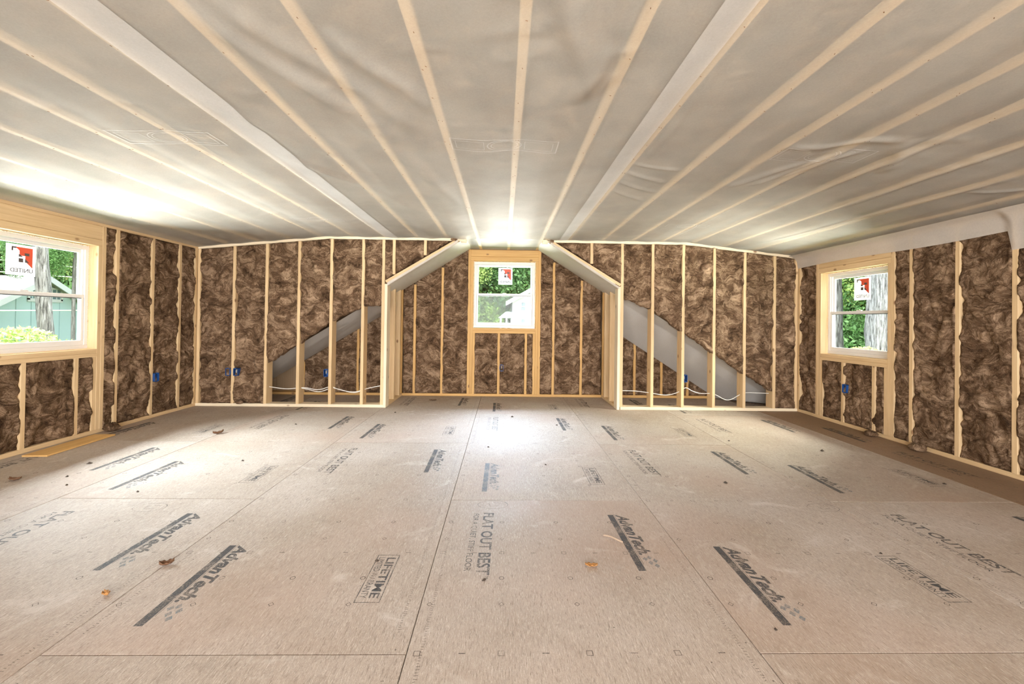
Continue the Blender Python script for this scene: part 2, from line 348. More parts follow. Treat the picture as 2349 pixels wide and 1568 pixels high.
for k in range(-4, 4):
    xa, xb = max(S0+k*S, -4.05), min(S0+(k+1)*S, 4.0)
    if k == -4: xa, xb = -4.05, S0-3*S
    if xb-xa < .03: continue
    off = T0 if k % 2 else T0+S
    for n in range(-2, 4):
        ya, yb = off+n*2*S, off+(n+1)*2*S
        ya, yb = max(ya, -2.6), min(yb, 6.40)
        if yb-ya < .05: continue
        cx, cy = (xa+xb)/2, (ya+yb)/2
        gp = .003
        v, f = chamfer_box(xb-xa-gp, .018, yb-ya-.005, .0015)
        v = [(x, z, y) for x, y, z in v]
        f = [q[::-1] for q in f]
        dz = random.uniform(-.0004, .0004)
        p = mesh_obj('floor_panel', v, f, M['osb_brown'] if k in (3,) else M['osb'], floor); p.location = (cx, cy, -.009+dz)
        top = .0092
        # printing, in panel coordinates
        for per in range(-3, 6):
            for nm, me, xs, ev in (('printed_lettering', ADV, .95, 2.455), ('printed_lettering', ADV, .19, 3.333), ('printed_lettering', FLAT, .160, 2.475), ('printed_lettering', LIFE, .945, 3.25)):
                y0 = ev+(S if k % 2 else 0)+per*2*S; x0 = S0+k*S+xs
                ln = {id(ADV): .55, id(FLAT): .64, id(LIFE): .34}[id(me)]
                if x0 < xa or x0+.11 > xb or y0 > yb or y0-ln < ya-.02: continue
                if k == -4: continue
                jx, jr = random.uniform(-.012, .004), random.uniform(-.02, .02)
                inst(nm, me, (x0+jx-cx, y0-cy, top), -math.pi/2+jr, p)
                if me is ADV: inst('printed_emblem', ADVB, (x0+jx-cx, y0-cy, top), -math.pi/2+jr, p)
        V, Fc = [], []
        def ring(cx_, cy_, r, kind, t_=.0022):
            nn = 4 if kind in 'sd' else 10; a0 = math.pi/4 if kind == 's' else 0
            b0 = len(V)
            for i in range(nn):
                a = a0+2*math.pi*i/nn
                V.append((cx_+math.cos(a)*r, cy_+math.sin(a)*r, 0)); V.append((cx_+math.cos(a)*(r-t_*1.4), cy_+math.sin(a)*(r-t_*1.4), 0))
            for i in range(nn):
                j = (i+1) % nn; Fc.append((b0+2*i, b0+2*j, b0+2*j+1, b0+2*i+1))
        def stroke(pts, t_):
            for (ax, ay), (bx, by) in zip(pts[:-1], pts[1:]):
                dx, dy = bx-ax, by-ay; l_ = math.hypot(dx, dy) or 1; nx, ny = -dy/l_*t_/2, dx/l_*t_/2; b0 = len(V)
                V.extend([(ax+nx, ay+ny, 0), (bx+nx, by+ny, 0), (bx-nx, by-ny, 0), (ax-nx, ay-ny, 0)]); Fc.append((b0, b0+1, b0+2, b0+3))
        if k != -4:
            for q in range(-4, 5):
                for ro, kd in ROWS:
                    Y = T0+q*S+ro
                    if not ya+.01 < Y < yb-.01: continue
                    X = S0+k*S+.035
                    i = 0
                    while X < xb-.02:
                        if X > xa+.015 and random.random() < .86:
                            ring(X-cx, Y-cy, .012 if kd != 's' else .016, kd)
                        if kd == 's' and X+.152 < xb-.03 and X+.15 > xa: stroke([(X+.142-cx, Y-cy), (X+.166-cx, Y-cy)], .004)
                        X += .3048 if i else .2876; i += 1
            # small illegible edge print shown as short ticks
            for xe in (xa+.05, xb-.05):
                Y = ya+.1
                while Y < yb-.1 and k < 3:
                    if vn(np.array(Y*1.7+k), np.array(xe*3.)) > .5: stroke([(xe-cx-.006, Y-cy), (xe-cx+random.uniform(.0, .008), Y-cy+random.uniform(-.004, .004))], .0018)
                    Y += .012
        if V: mesh_obj('fastening_mark_print', V, Fc, M['ink_faint'], p).location = (0, 0, top+.0002)
for (px, py) in ((-2.084, 2.53), (-.045, 2.585), (2.01, 2.563)):
    V = []; Fc = []
    pts = [(px+.088*math.cos(a)*(1+.1*math.sin(a*.5)), py+.055*math.sin(a)) for a in np.linspace(.3, 6.9, 40)]
    for seg, tt in ((pts, .0022), ([(px-.03, py+.02), (px-.02, py-.025), (px+.03, py-.012)], .002), ([(px+.0, py+.028), (px+.045, py+.022)], .002)):
        for (ax, ay), (bx, by) in zip(seg[:-1], seg[1:]):
            dx, dy = bx-ax, by-ay; l_ = math.hypot(dx, dy); nx, ny = -dy/l_*tt/2, dx/l_*tt/2; b0 = len(V)
            V += [(ax+nx, ay+ny, 0), (bx+nx, by+ny, 0), (bx-nx, by-ny, 0), (ax-nx, ay-ny, 0)]; Fc.append((b0, b0+1, b0+2, b0+3))
    mesh_obj('pen_circle', V, Fc, M['ink'], floor).location = (0, 0, .0008)

# ---- outer shell
T = .143
def wall_shell(name, axis, pos, thick, a0, a1, z0, z1, holes):
    bx = []; cuts = sorted(holes)
    def add(p, q, r, s):
        if q-p < 1e-4 or s-r < 1e-4: return
        bx.append((pos, p, r, pos+thick, q, s) if axis == 'x' else (p, pos, r, q, pos+thick, s))
    cur = a0
    for (h0, h1, hz0, hz1) in cuts: add(cur, h0, z0, z1); add(h0, h1, z0, hz0); add(h0, h1, hz1, z1); cur = h1
    add(cur, a1, z0, z1)
    return tag(multi_box(name, bx, M['sheathing']), kind='structure')
W1 = (3.01, 4.09, .815, 1.805); W3 = (4.115, 4.997, .79, 1.765); W2 = (-.461, .482, 1.022, 2.034)
wl = wall_shell('wall_left', 'x', XL-T-.012, .012, -2.75, 6.41, -.12, 2.6, [(W1[0]-.01, W1[1]+.01, W1[2]-.01, W1[3]+.01)])
wr = wall_shell('wall_right', 'x', XR+T, .012, -2.75, 6.41, -.12, 2.6, [(W3[0]-.01, W3[1]+.01, W3[2]-.01, W3[3]+.01)])
wg = wall_shell('wall_gable', 'y', YG+T, .012, XL-T, XR+T, -.12, 2.6, [(W2[0]-.01, W2[1]+.01, W2[2]-.01, W2[3]+.01)])
wb = tag(empty('wall_back', (0, 0, 0)), kind='structure')
wrear = wall_shell('wall_rear', 'y', -2.75, .1, XL-T, XR+T, -.12, 2.6, [(-3.3, 3.3, .25, 2.1)])  # the wide opening is assumed, added to let the rear fill in
roof = tag(multi_box('roof', [(XL-T-.6, -3.3, 2.56, XR+T+.6, 6.8, 2.66)], M['sheathing']), kind='structure')  # unseen flat slab, added to keep outside light from leaking in above

# ---- side walls framing
def plates(Fr, wall, u0, u1, dz=0):
    slab('bottom_plate', Fr, u0, u1, 0.001, .038, -.14, 0, M['pine'], wall)
    slab('top_plate', Fr, u0, u1, ZS-.038, ZS-.002, -.14, .002, M['pine'], wall)
    slab('top_plate', Fr, u0, u1, ZS, ZS+.036, -.14, -.005, M['pine'], wall)
def stud(Fr, wall, u, z0=.038, z1=ZS-.038, mat='pine', d1=0, w_=.038, name='stud', d0=-.14): return slab(name, Fr, u-w_/2, u+w_/2, z0, z1, d0, d1, M[mat], wall)
plates(LEFT, wl, .3, 5.5); plates(RIGHT, wr, .3, 5.5)
zt = ZS-.038
def window_framing(Fr, wall, W, mat, king_top, hdr_top, cripples, extra=()):
    u0, u1, z0, z1 = W
    for s, u in ((-1, u0), (1, u1)):
        slab('jack_stud', Fr, *sorted((u, u+s*.038)), .038, z1, -.14, 0, M[mat], wall)
        slab('king_stud', Fr, *sorted((u+s*.0385, u+s*.0765)), .038, king_top, -.14, .001, M[mat], wall)
        slab('sill_trimmer', Fr, *sorted((u-s*.038, u-s*.001)), .038, z0-.077, -.14, -.001, M[mat], wall)
    h2 = z1+.062 if hdr_top-z1 > .15 else (z1+hdr_top)/2
    slab('header', Fr, u0-.038, u1+.038, z1, h2, -.14, 0, M[mat], wall, .004)
    slab('header', Fr, u0-.038, u1+.038, h2+.001, hdr_top, -.14, -.001, M[mat], wall, .004)
    slab('rough_sill', Fr, u0, u1, z0-.038, z0, -.14, 0, M[mat], wall)
    slab('rough_sill', Fr, u0, u1, z0-.0765, z0-.0385, -.14, .001, M[mat], wall)
    us = [u0+.0]+[c for c in cripples]+[u1]
    for c in cripples: slab('cripple_stud', Fr, c-.019, c+.019, .038, z0-.077, -.14, 0, M[mat], wall)
    edges = [u0+.038]+[x for c in cripples for x in (c-.019, c+.019)]+[u1-.038]
    for i in range(0, len(edges), 2):
        if edges[i+1]-edges[i] > .03: batt(wall, Fr, edges[i]+.001, edges[i+1]-.001, .04, z0-.079, random.random()*50, over=.006)
window_framing(LEFT, wl, W1, 'pine', zt, zt, [3.085, 3.482, 3.905])
window_framing(RIGHT, wr, W3, 'pine', zt, zt, [4.667, 4.271])
def bays(Fr, wall, us, z0=.04, z1=zt-.002, mat='pine', **k):
    """us: list of stud centres; batts between successive studs"""
    for a, b in zip(us[:-1], us[1:]):
        if b-a > .06: batt(wall, Fr, a+.0195, b-.0195, z0, z1, random.random()*90, **k)
ls = [4.1475, 4.294, 4.72, 5.11, 5.37]
for u in ls[1:-1]: stud(LEFT, wl, u)
stud(LEFT, wl, 5.369, name='corner_stud')
bays(LEFT, wl, [4.1475, 4.294, 4.72, 5.11]); batt(wl, LEFT, 5.13, 5.349, .04, zt-.002, 3.3)
ls = [2.952, 2.75, 2.34, 1.94, 1.53, 1.12, .72]
for u in ls[1:]: stud(LEFT, wl, u)
bays(LEFT, wl, [.72, 1.12, 1.53, 1.94, 2.34, 2.75]); batt(wl, LEFT, 2.77, 2.932, .04, zt-.002, 8.1)
rs = [3.872, 3.47, 3.07, 2.665, 2.26, 1.85, 1.45, 1.04, .64]
for u in rs: stud(RIGHT, wr, u)
bays(RIGHT, wr, sorted(rs+[4.0575]))
stud(RIGHT, wr, 5.369, name='corner_stud')
batt(wr, RIGHT, 5.076, 5.349, .04, zt-.002, 21.4)

# ---- back knee wall (open framing beside the bay)
pl = lambda u0, u1: slab('bottom_plate', BACK, u0, u1, .001, .038, -.14, 0, M['edge'], wb)
pl(XL+.001, -1.534); pl(1.534, XR-.001)
def topbar(x0, x1):
    bar('top_plate', (x0, YB+.07, zceil(x0)-.022), (x1, YB+.07, zceil(x1)-.022), .14, .034, (0, 1, 0), M['edge'], wb)
topbar(XL+.002, FL); topbar(FL, -.50); topbar(.50, FR); topbar(FR, XR-.002)
LST = [-3.888, -3.445, -3.035, -2.625, -2.215, -1.81, -1.553]
RST = [1.542, 1.945, 2.347, 2.757, 3.16, 3.556, 3.847]
for i, u in enumerate(LST): slab('stud' if i else 'corner_stud', BACK, u-.019, u+.019, .038, zceil(u)-.042, -.14, 0, M['pine'], wb)
for i, u in enumerate(RST): slab('stud' if i < 6 else 'corner_stud', BACK, u-.019, u+.019, .038, zceil(u)-.042, -.14, 0, M['pine'], wb)
for u, mt in ((-1.42, 'pine'), (-1.02, 'pine'), (1.14, 'pine')):
    slab('short_stud', BACK, u-.019, u+.019, zslope(u)+.085, ZC-.04, -.14, 0, M[mt], wb)
# doubled posts at the mouth of the bay
slab('post', BACK, -1.533, -1.497, .001, zslope(1.5)+.01, -.14, .002, M['edge'], wb); slab('post', BACK, 1.487, 1.522, .001, zslope(1.5)+.02, -.14, .002, M['edge'], wb)
zt_ = lambda a, b: (zceil(a)-.042, zceil(b)-.042)
LB = [(.04, .04), (.04, .04), (.55, .80), (.81, 1.10), (1.11, 1.285), (1.30, 1.31)]
for (a, b), zb in zip(zip(LST[:-1], LST[1:]), LB): batt(wb, BACK, a+.0195, b-.0195, zb, zt_(a, b), random.random()*70, base=-.012, amp=1.1)
RB = [(1.46, 1.31), (1.29, 1.03), (1.02, .75), (.75, .49), (.49, .25), (.04, .04)]
for (a, b), zb in zip(zip(RST[:-1], RST[1:]), RB): batt(wb, BACK, a+.0195, b-.0195, zb, zt_(a, b), random.random()*70, base=-.010, amp=1.15)
for a, b in ((-1.533, -1.44), (-1.40, -1.04), (-1.0, -.60), (.60, 1.12), (1.16, 1.522)):
    zl = (zslope(a)+.085, zslope(b)+.085)
    batt(wb, BACK, a, b, zl, (ZC-.042, ZC-.042), random.random()*70)
# sloping trimmers over the bay mouth
for s in (-1, 1):
    bar('sloping_trimmer', (s*1.52, YB+.07, zslope(1.52)+.052), (s*.44, YB+.07, zslope(.44)+.052-.03), .14, .036, (0, 1, 0), M['pine'], wb, .003)
    bar('sloping_trimmer', (s*1.45, YB+.068, zslope(1.45)+.022), (s*.60, YB+.068, zslope(.60)+.022), .134, .018, (0, 1, 0), M['edge'], wb, .003)

# ---- bay side walls
wbl = tag(empty('wall_bay_left'), kind='structure'); wbr = tag(empty('wall_bay_right'), kind='structure')
for s, wll in ((-1, wbl), (1, wbr)):
    xf = -1.497 if s < 0 else 1.487
    for y_ in (5.80, 6.10):
        bar('stud', (xf+s*.07, y_, .038), (xf+s*.07, y_, zslope(1.5)-.0), .14, .038, (1, 0, 0), M['pine'], wll)
    bar('corner_stud', (xf+s*.07, 6.234, .038), (xf+s*.07, 6.234, zslope(1.5)), .14, .038, (1, 0, 0), M['orange_wood'], wll)
    bar('bottom_plate', (xf+s*.07, 5.53, .0195), (xf+s*.07, 6.253, .0195), .14, .037, (1, 0, 0), M['pine'], wll)
    bar('top_plate', (xf+s*.07, 5.53, zslope(1.5)+.02), (xf+s*.07, 6.253, zslope(1.5)+.02), .14, .036, (1, 0, 0), M['pine'], wll)

# ---- gable wall with the far window
slab('bottom_plate', GABLE, -3.7, 3.7, .001, .038, -.14, 0, M['orange_wood'], wg)
window_framing(GABLE, wg, W2, 'orange_wood', 2.2, 2.2, [-.065, .342])
GS = [-2.96, -2.56, -2.16, -1.74, -1.51, -1.325, -.915, -.5185, .5395, .755, 1.175, 1.50, 1.60, 1.99, 2.40, 2.80, 3.2]
for u in GS:
    if abs(abs(u)-.53) < .03 or abs(abs(u)-1.505) < .02: continue
    h = max(.15, zslope(u)-.03)
    slab('stud', GABLE, u-.019, u+.019, .038, h, -.14, 0, M['orange_wood'], wg)
for a, b in zip(GS[:-1], GS[1:]):
    if a < 0 < b or b-a < .12: continue
    batt(wg, GABLE, a+.0195, b-.0195, .04, (max(.12, zslope(a)+.03), max(.12, zslope(b)+.03)), random.random()*70, over=.006)

# ---- ceiling membrane with joists and batts above
NX, NY = 440, 470
Y0c = -.6
xs = np.linspace(XL-.0, XR+.0, NX); ys = np.linspace(Y0c, YB+.005, NY)
X, Y = np.meshgrid(xs, ys, indexing='ij')
ZZ = np.vectorize(zceil)(X)
JX = [.063, .488, .84, 1.278, 1.675, 2.063, 2.47, 2.87, 3.27, 3.66, -.348, -.745, -1.13, -1.545, -1.952, -2.36, -2.76, -3.16, -3.56]
JX.sort()
dj = np.min([np.abs(X-j) for j in JX], axis=0)
away = np.clip((dj-.022)/.16, 0, 1)
D = away*(.016*fbm(X*1.1+3, Y*.8+5, 3)+.004)
# gathered pleats near some joists
near = np.exp(-((dj-.05)/.07)**2)
D += near*.006*np.clip(fbm(X*3+11, Y*7, 4)-.47, 0, 1)*4*(.5+.5*np.sin(Y*38+6*fbm(X*4, Y*2, 2)))*np.clip(fbm(X*.7+40, Y*.9+3, 2)-.45, 0, 1)*3
D += .0022*fbm(X*9, Y*9+.6*X, 3)
# long folds: (x0,y0)-(x1,y1), amplitude, half width  (in ceiling coordinates)
FOLDS = [(-1.52, 1.3, -1.53, 5.2, .010, .016), (-1.5, 1.9, -1.0, 3.0, .018, .04), (-1.1, 1.4, -.62, 2.5, .030, .055), (-.98, 1.35, -.5, 2.3, .022, .05),
    (-.9, 1.8, -.45, 3.4, .020, .045), (-.65, 1.55, -.37, 2.1, .026, .045), (-.8, 2.2, -.4, 3.8, .014, .04), (-1.4, 2.7, -.8, 4.1, .014, .035), (-1.5, 2.6, -.9, 3.7, .012, .03),
    (.17, 1.2, .36, 1.95, .030, .045), (.27, 1.2, .38, 1.9, .026, .035), (.36, 1.2, .40, 1.8, .022, .03), (.46, 1.2, .44, 1.9, .018, .03),
    (.492, 1.2, .50, 4.9, .009, .012), (.10, 1.6, .05, 2.4, .010, .02), (-.34, 1.3, -.36, 4.6, .008, .014),
    (.86, 1.3, .92, 2.6, .006, .02), (.86, 2.9, 1.20, 3.1, .012, .022), (.86, 3.1, 1.22, 3.35, .012, .02), (.86, 3.3, 1.22, 3.6, .010, .02), (.86, 2.75, 1.22, 2.85, .010, .02),
    (1.69, 2.45, 2.25, 2.30, .012, .035), (1.7, 3.2, 1.95, 2.6, .016, .03), (1.85, 3.1, 2.05, 2.5, .018, .025), (1.95, 2.95, 2.15, 2.45, .016, .025), (2.3, 2.3, 2.55, 2.75, .020, .04),
    (2.45, 3.9, 2.47, 2.2, .012, .018), (2.87, 3.6, 2.86, 2.2, .014, .02), (3.1, 4.9, 3.28, 2.6, .012, .02), (3.3, 2.9, 3.7, 2.5, .012, .02), (2.06, 2.5, 2.08, 5.0, .010, .014),]
for x0, y0, x1, y1, am, wd in FOLDS:
    dx, dy = x1-x0, y1-y0; ll = dx*dx+dy*dy; tt = ((X-x0)*dx+(Y-y0)*dy)/ll
    dist = ((X-x0)*dy-(Y-y0)*dx)/math.sqrt(ll)+.02*np.sin(tt*7)*min(1, wd*20)
    fade = np.clip(tt*5+.3, 0, 1)*np.clip((1-tt)*5+.3, 0, 1)*((tt > -.08) & (tt < 1.08))
    D += .8*am*fade*np.exp(-(dist/wd)**2)
V = np.stack([X, Y, ZZ-D-.001], -1).reshape(-1, 3)
ceil = tag(mesh_obj('ceiling', V, [q[::-1] for q in grid_faces(NX, NY)], M['membrane'], None, True), kind='structure')
for j in JX:
    sl = 0 if FL < j < FR else (1 if j < 0 else -1)
    zb = zceil(j)
    bar('joist', (j, -2.6, zb+.092), (j, YB+(.86 if abs(j) < .5 else -.005), zb+.092), .042, .18, (1, 0, 0), M['pine'], ceil)
edges = [XL]+JX+[XR]
for a, b in zip(edges[:-1], edges[1:]):
    a2, b2 = a+.022, b-.022
    if b2-a2 < .05: continue
    nu, nv = 7, 60
    yend = YB+(.85 if (a > -.5 and b < .56) else -.01)
    A, B = np.meshgrid(np.linspace(a2, b2, nu), np.linspace(-2.5, yend, nv), indexing='ij')
    z = np.vectorize(zceil)(A)+.012+.028*fbm(A*5, B*4, 3)
    mesh_obj('insulation_batt', np.stack([A, B, z], -1).reshape(-1, 3), [q[::-1] for q in grid_faces(nu, nv)], M['batt'], ceil, True)
# overlap strips of doubled fabric
def strip(name, x0, x1, y0, y1, mat, dz=.004, seed=0, n=130):
    A, B = np.meshgrid(np.linspace(x0, x1, 10), np.linspace(y0, y1, n), indexing='ij')
    ix = np.clip(np.searchsorted(xs, A), 1, NX-1); iy = np.clip(np.searchsorted(ys, B), 1, NY-1)
    z = np.vectorize(zceil)(A)-np.maximum(D[ix, iy], D[ix-1, iy-1])-.001-dz-.003*fbm(A*18+seed, B*6, 3)
    return mesh_obj(name, np.stack([A, B, z], -1).reshape(-1, 3), [q[::-1] for q in grid_faces(10, n)], mat, ceil, True)
strip('membrane_overlap', .705, .822, -.5, 5.38, M['membrane_double'], seed=3)
strip('membrane_overlap', -1.535, -1.36, -.5, 5.38, M['membrane_double'], seed=9)
# printed marks: a framed band with an oval, seen several times
def ceil_mark(xa, xb, ya, yb):
    V, Fc = [], []
    def q(x0, y0, x1, y1):
        n_ = 14 if abs(x1-x0) > abs(y1-y0) else 3
        for i in range(n_):
            b0 = len(V); u0, u1 = x0+(x1-x0)*i/n_, x0+(x1-x0)*(i+1)/n_
            V.extend([(u0, y0), (u1, y0), (u1, y1), (u0, y1)]); Fc.append((b0, b0+3, b0+2, b0+1))
    t_ = .007
    q(xa, ya, xb, ya+t_); q(xa, yb-t_, xb, yb); q(xa, ya, xa+t_, yb); q(xb-t_, ya, xb, yb)
    cx_, cy_ = (xa+xb)/2, (ya+yb)/2
    for r1, r0 in ((.105, .098), (.082, .077)):
        for i in range(28):
            a, b = 2*math.pi*i/28, 2*math.pi*(i+1)/28; b0 = len(V)
            for rr, aa in ((r1, a), (r0, a), (r0, b), (r1, b)): V.append((cx_+rr*math.cos(aa), cy_+rr*.72*math.sin(aa)))
            Fc.append((b0, b0+1, b0+2, b0+3))
    for x0, x1 in ((xa+.03, cx_-.12), (cx_+.12, xb-.03)):
        q(x0, ya+.03, x1, ya+.034); q(x0, yb-.034, x1, yb-.03); q(x0, ya+.03, x0+.004, yb-.03); q(x1-.004, ya+.03, x1, yb-.03)
    vv = []
    for x, y in V:
        ix = min(NX-1, max(1, int(np.searchsorted(xs, x)))); iy = min(NY-1, max(1, int(np.searchsorted(ys, y))))
        vv.append((x, y, zceil(x)-float(D[ix-1:ix+1, iy-1:iy+1].max())-.004))
    mesh_obj('printed_mark', vv, Fc, M['print_white'], ceil)
ceil_mark(-2.29, -1.70, 2.40, 2.58); ceil_mark(-.33, .312, 2.405, 2.575); ceil_mark(1.69, 2.24, 2.44, 2.63); ceil_mark(-2.26, -1.71, 4.40, 4.50); ceil_mark(1.75, 2.2, 4.40, 4.52)
V, Fc = [], []
for j in JX:
    y_ = .9
    while y_ < 5.3:
        for sx in random.choice(((0,), (-.008, .008), (.006,), (-.006,))):
            x_ = j+sx+random.uniform(-.004, .004); yy_ = y_+random.uniform(-.03, .03)
            ix = min(NX-1, max(1, int(np.searchsorted(xs, x_)))); iy = min(NY-1, max(1, int(np.searchsorted(ys, yy_))))
            z_ = zceil(x_)-float(D[ix-1:ix+1, iy-1:iy+1].max())-.0025; b0 = len(V); dx, dy = random.choice(((.004, .001), (.001, .004), (.003, .003)))
            V += [(x_-dx, yy_-dy, z_), (x_+dx, yy_+dy, z_), (x_+dx+.001, yy_+dy-.001, z_+.0015), (x_-dx+.001, yy_-dy-.001, z_+.0015), (x_-dx-.001, yy_-dy+.001, z_+.0015), (x_+dx-.001, yy_+dy+.001, z_+.0015)]
            Fc += [(b0, b0+1, b0+2, b0+3), (b0+1, b0, b0+4, b0+5)]
        y_ += random.uniform(.18, .3)
mesh_obj('staples', V, Fc, M['leafbrown'], ceil)['kind'] = 'stuff'
# membrane running on into the bay, flat part and two slopes
A, B = np.meshgrid(np.linspace(-.545, .56, 60), np.linspace(YB-.01, YG+.005, 50), indexing='ij')
z = ZC+.012*(B-YB)-.01*fbm(A*3, B*3, 3)-.012*np.exp(-((np.abs(A)-.5)/.05)**2)*0
mesh_obj('membrane_panel', np.stack([A, B, z], -1).reshape(-1, 3), [q[::-1] for q in grid_faces(60, 50)], M['membrane'], ceil, True)
for s in (-1, 1):
    A, B = np.meshgrid(np.linspace(0, 1, 80), np.linspace(0, 1, 50), indexing='ij')
    xx = s*(.47+(1.555-.47)*A); yy = YB+.004+B*(YG-YB)
    zz = 2.215-.635*(np.abs(xx)-.5)-.022*np.sin(np.pi*B)*(.5+fbm(A*9, B*2, 3))-.012*np.exp(-((B)/.08)**2)
    f = grid_faces(80, 50)
    if s > 0: f = [q[::-1] for q in f]
    mesh_obj('membrane_panel', np.stack([xx, yy, zz], -1).reshape(-1, 3), f, M['membrane_thick'], ceil, True)
    # membrane lapped over the trimmer at the mouth, a second strip
    xx = s*(.60+(1.50-.60)*A[:, :8]); zz = zslope(0)+.635*0+0*xx
    zz = (2.215-.635*(np.abs(xx)-.5))+(-.012+.045*np.linspace(0, 1, 8)[None, :]**1.0*(.55+.6*fbm(A[:, :8]*5+s, A[:, :8]*0, 2)))
    yy = YB-.004-.006*np.sin(np.linspace(0, 3.14, 8))[None, :]+0*xx
    mesh_obj('membrane_lap', np.stack([xx, yy, zz], -1).reshape(-1, 3), f and grid_faces(80, 8), M['membrane_flap'], ceil, True)
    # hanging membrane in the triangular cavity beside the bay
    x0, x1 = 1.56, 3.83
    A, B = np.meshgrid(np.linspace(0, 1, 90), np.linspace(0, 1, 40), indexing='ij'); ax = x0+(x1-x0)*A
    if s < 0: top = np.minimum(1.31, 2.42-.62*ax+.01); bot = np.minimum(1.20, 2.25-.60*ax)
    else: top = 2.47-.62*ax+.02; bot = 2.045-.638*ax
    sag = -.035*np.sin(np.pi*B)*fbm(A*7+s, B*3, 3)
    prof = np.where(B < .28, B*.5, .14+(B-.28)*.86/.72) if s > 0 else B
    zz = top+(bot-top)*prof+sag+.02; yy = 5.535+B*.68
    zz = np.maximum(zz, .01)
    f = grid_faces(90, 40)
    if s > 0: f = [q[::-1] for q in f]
    mesh_obj('hanging_membrane', np.stack([s*ax, yy, zz], -1).reshape(-1, 3), f, M['membrane_shaded'], ceil, True)
# flap of membrane hanging down the right wall
A, B = np.meshgrid(np.linspace(0, 1, 220), np.linspace(0, 1, 16), indexing='ij')
yy = 5.38-A*6; step = np.where(yy < 3.085, .15, 0)
zlow = 1.878-step+.01*np.sin(yy*3)
zz = ZS-.004+(zlow-ZS)*B; xx = XR-.006-.03*(1-B)*np.ones_like(yy)-.012*fbm(yy*3, B*2, 3)*B-.10*(1-B)**6
zz = zz-.012*(1-B)*fbm(yy*2, B, 2)
mesh_obj('membrane_flap', np.stack([xx, yy, zz], -1).reshape(-1, 3), grid_faces(220, 16), M['membrane_flap'], ceil, True)

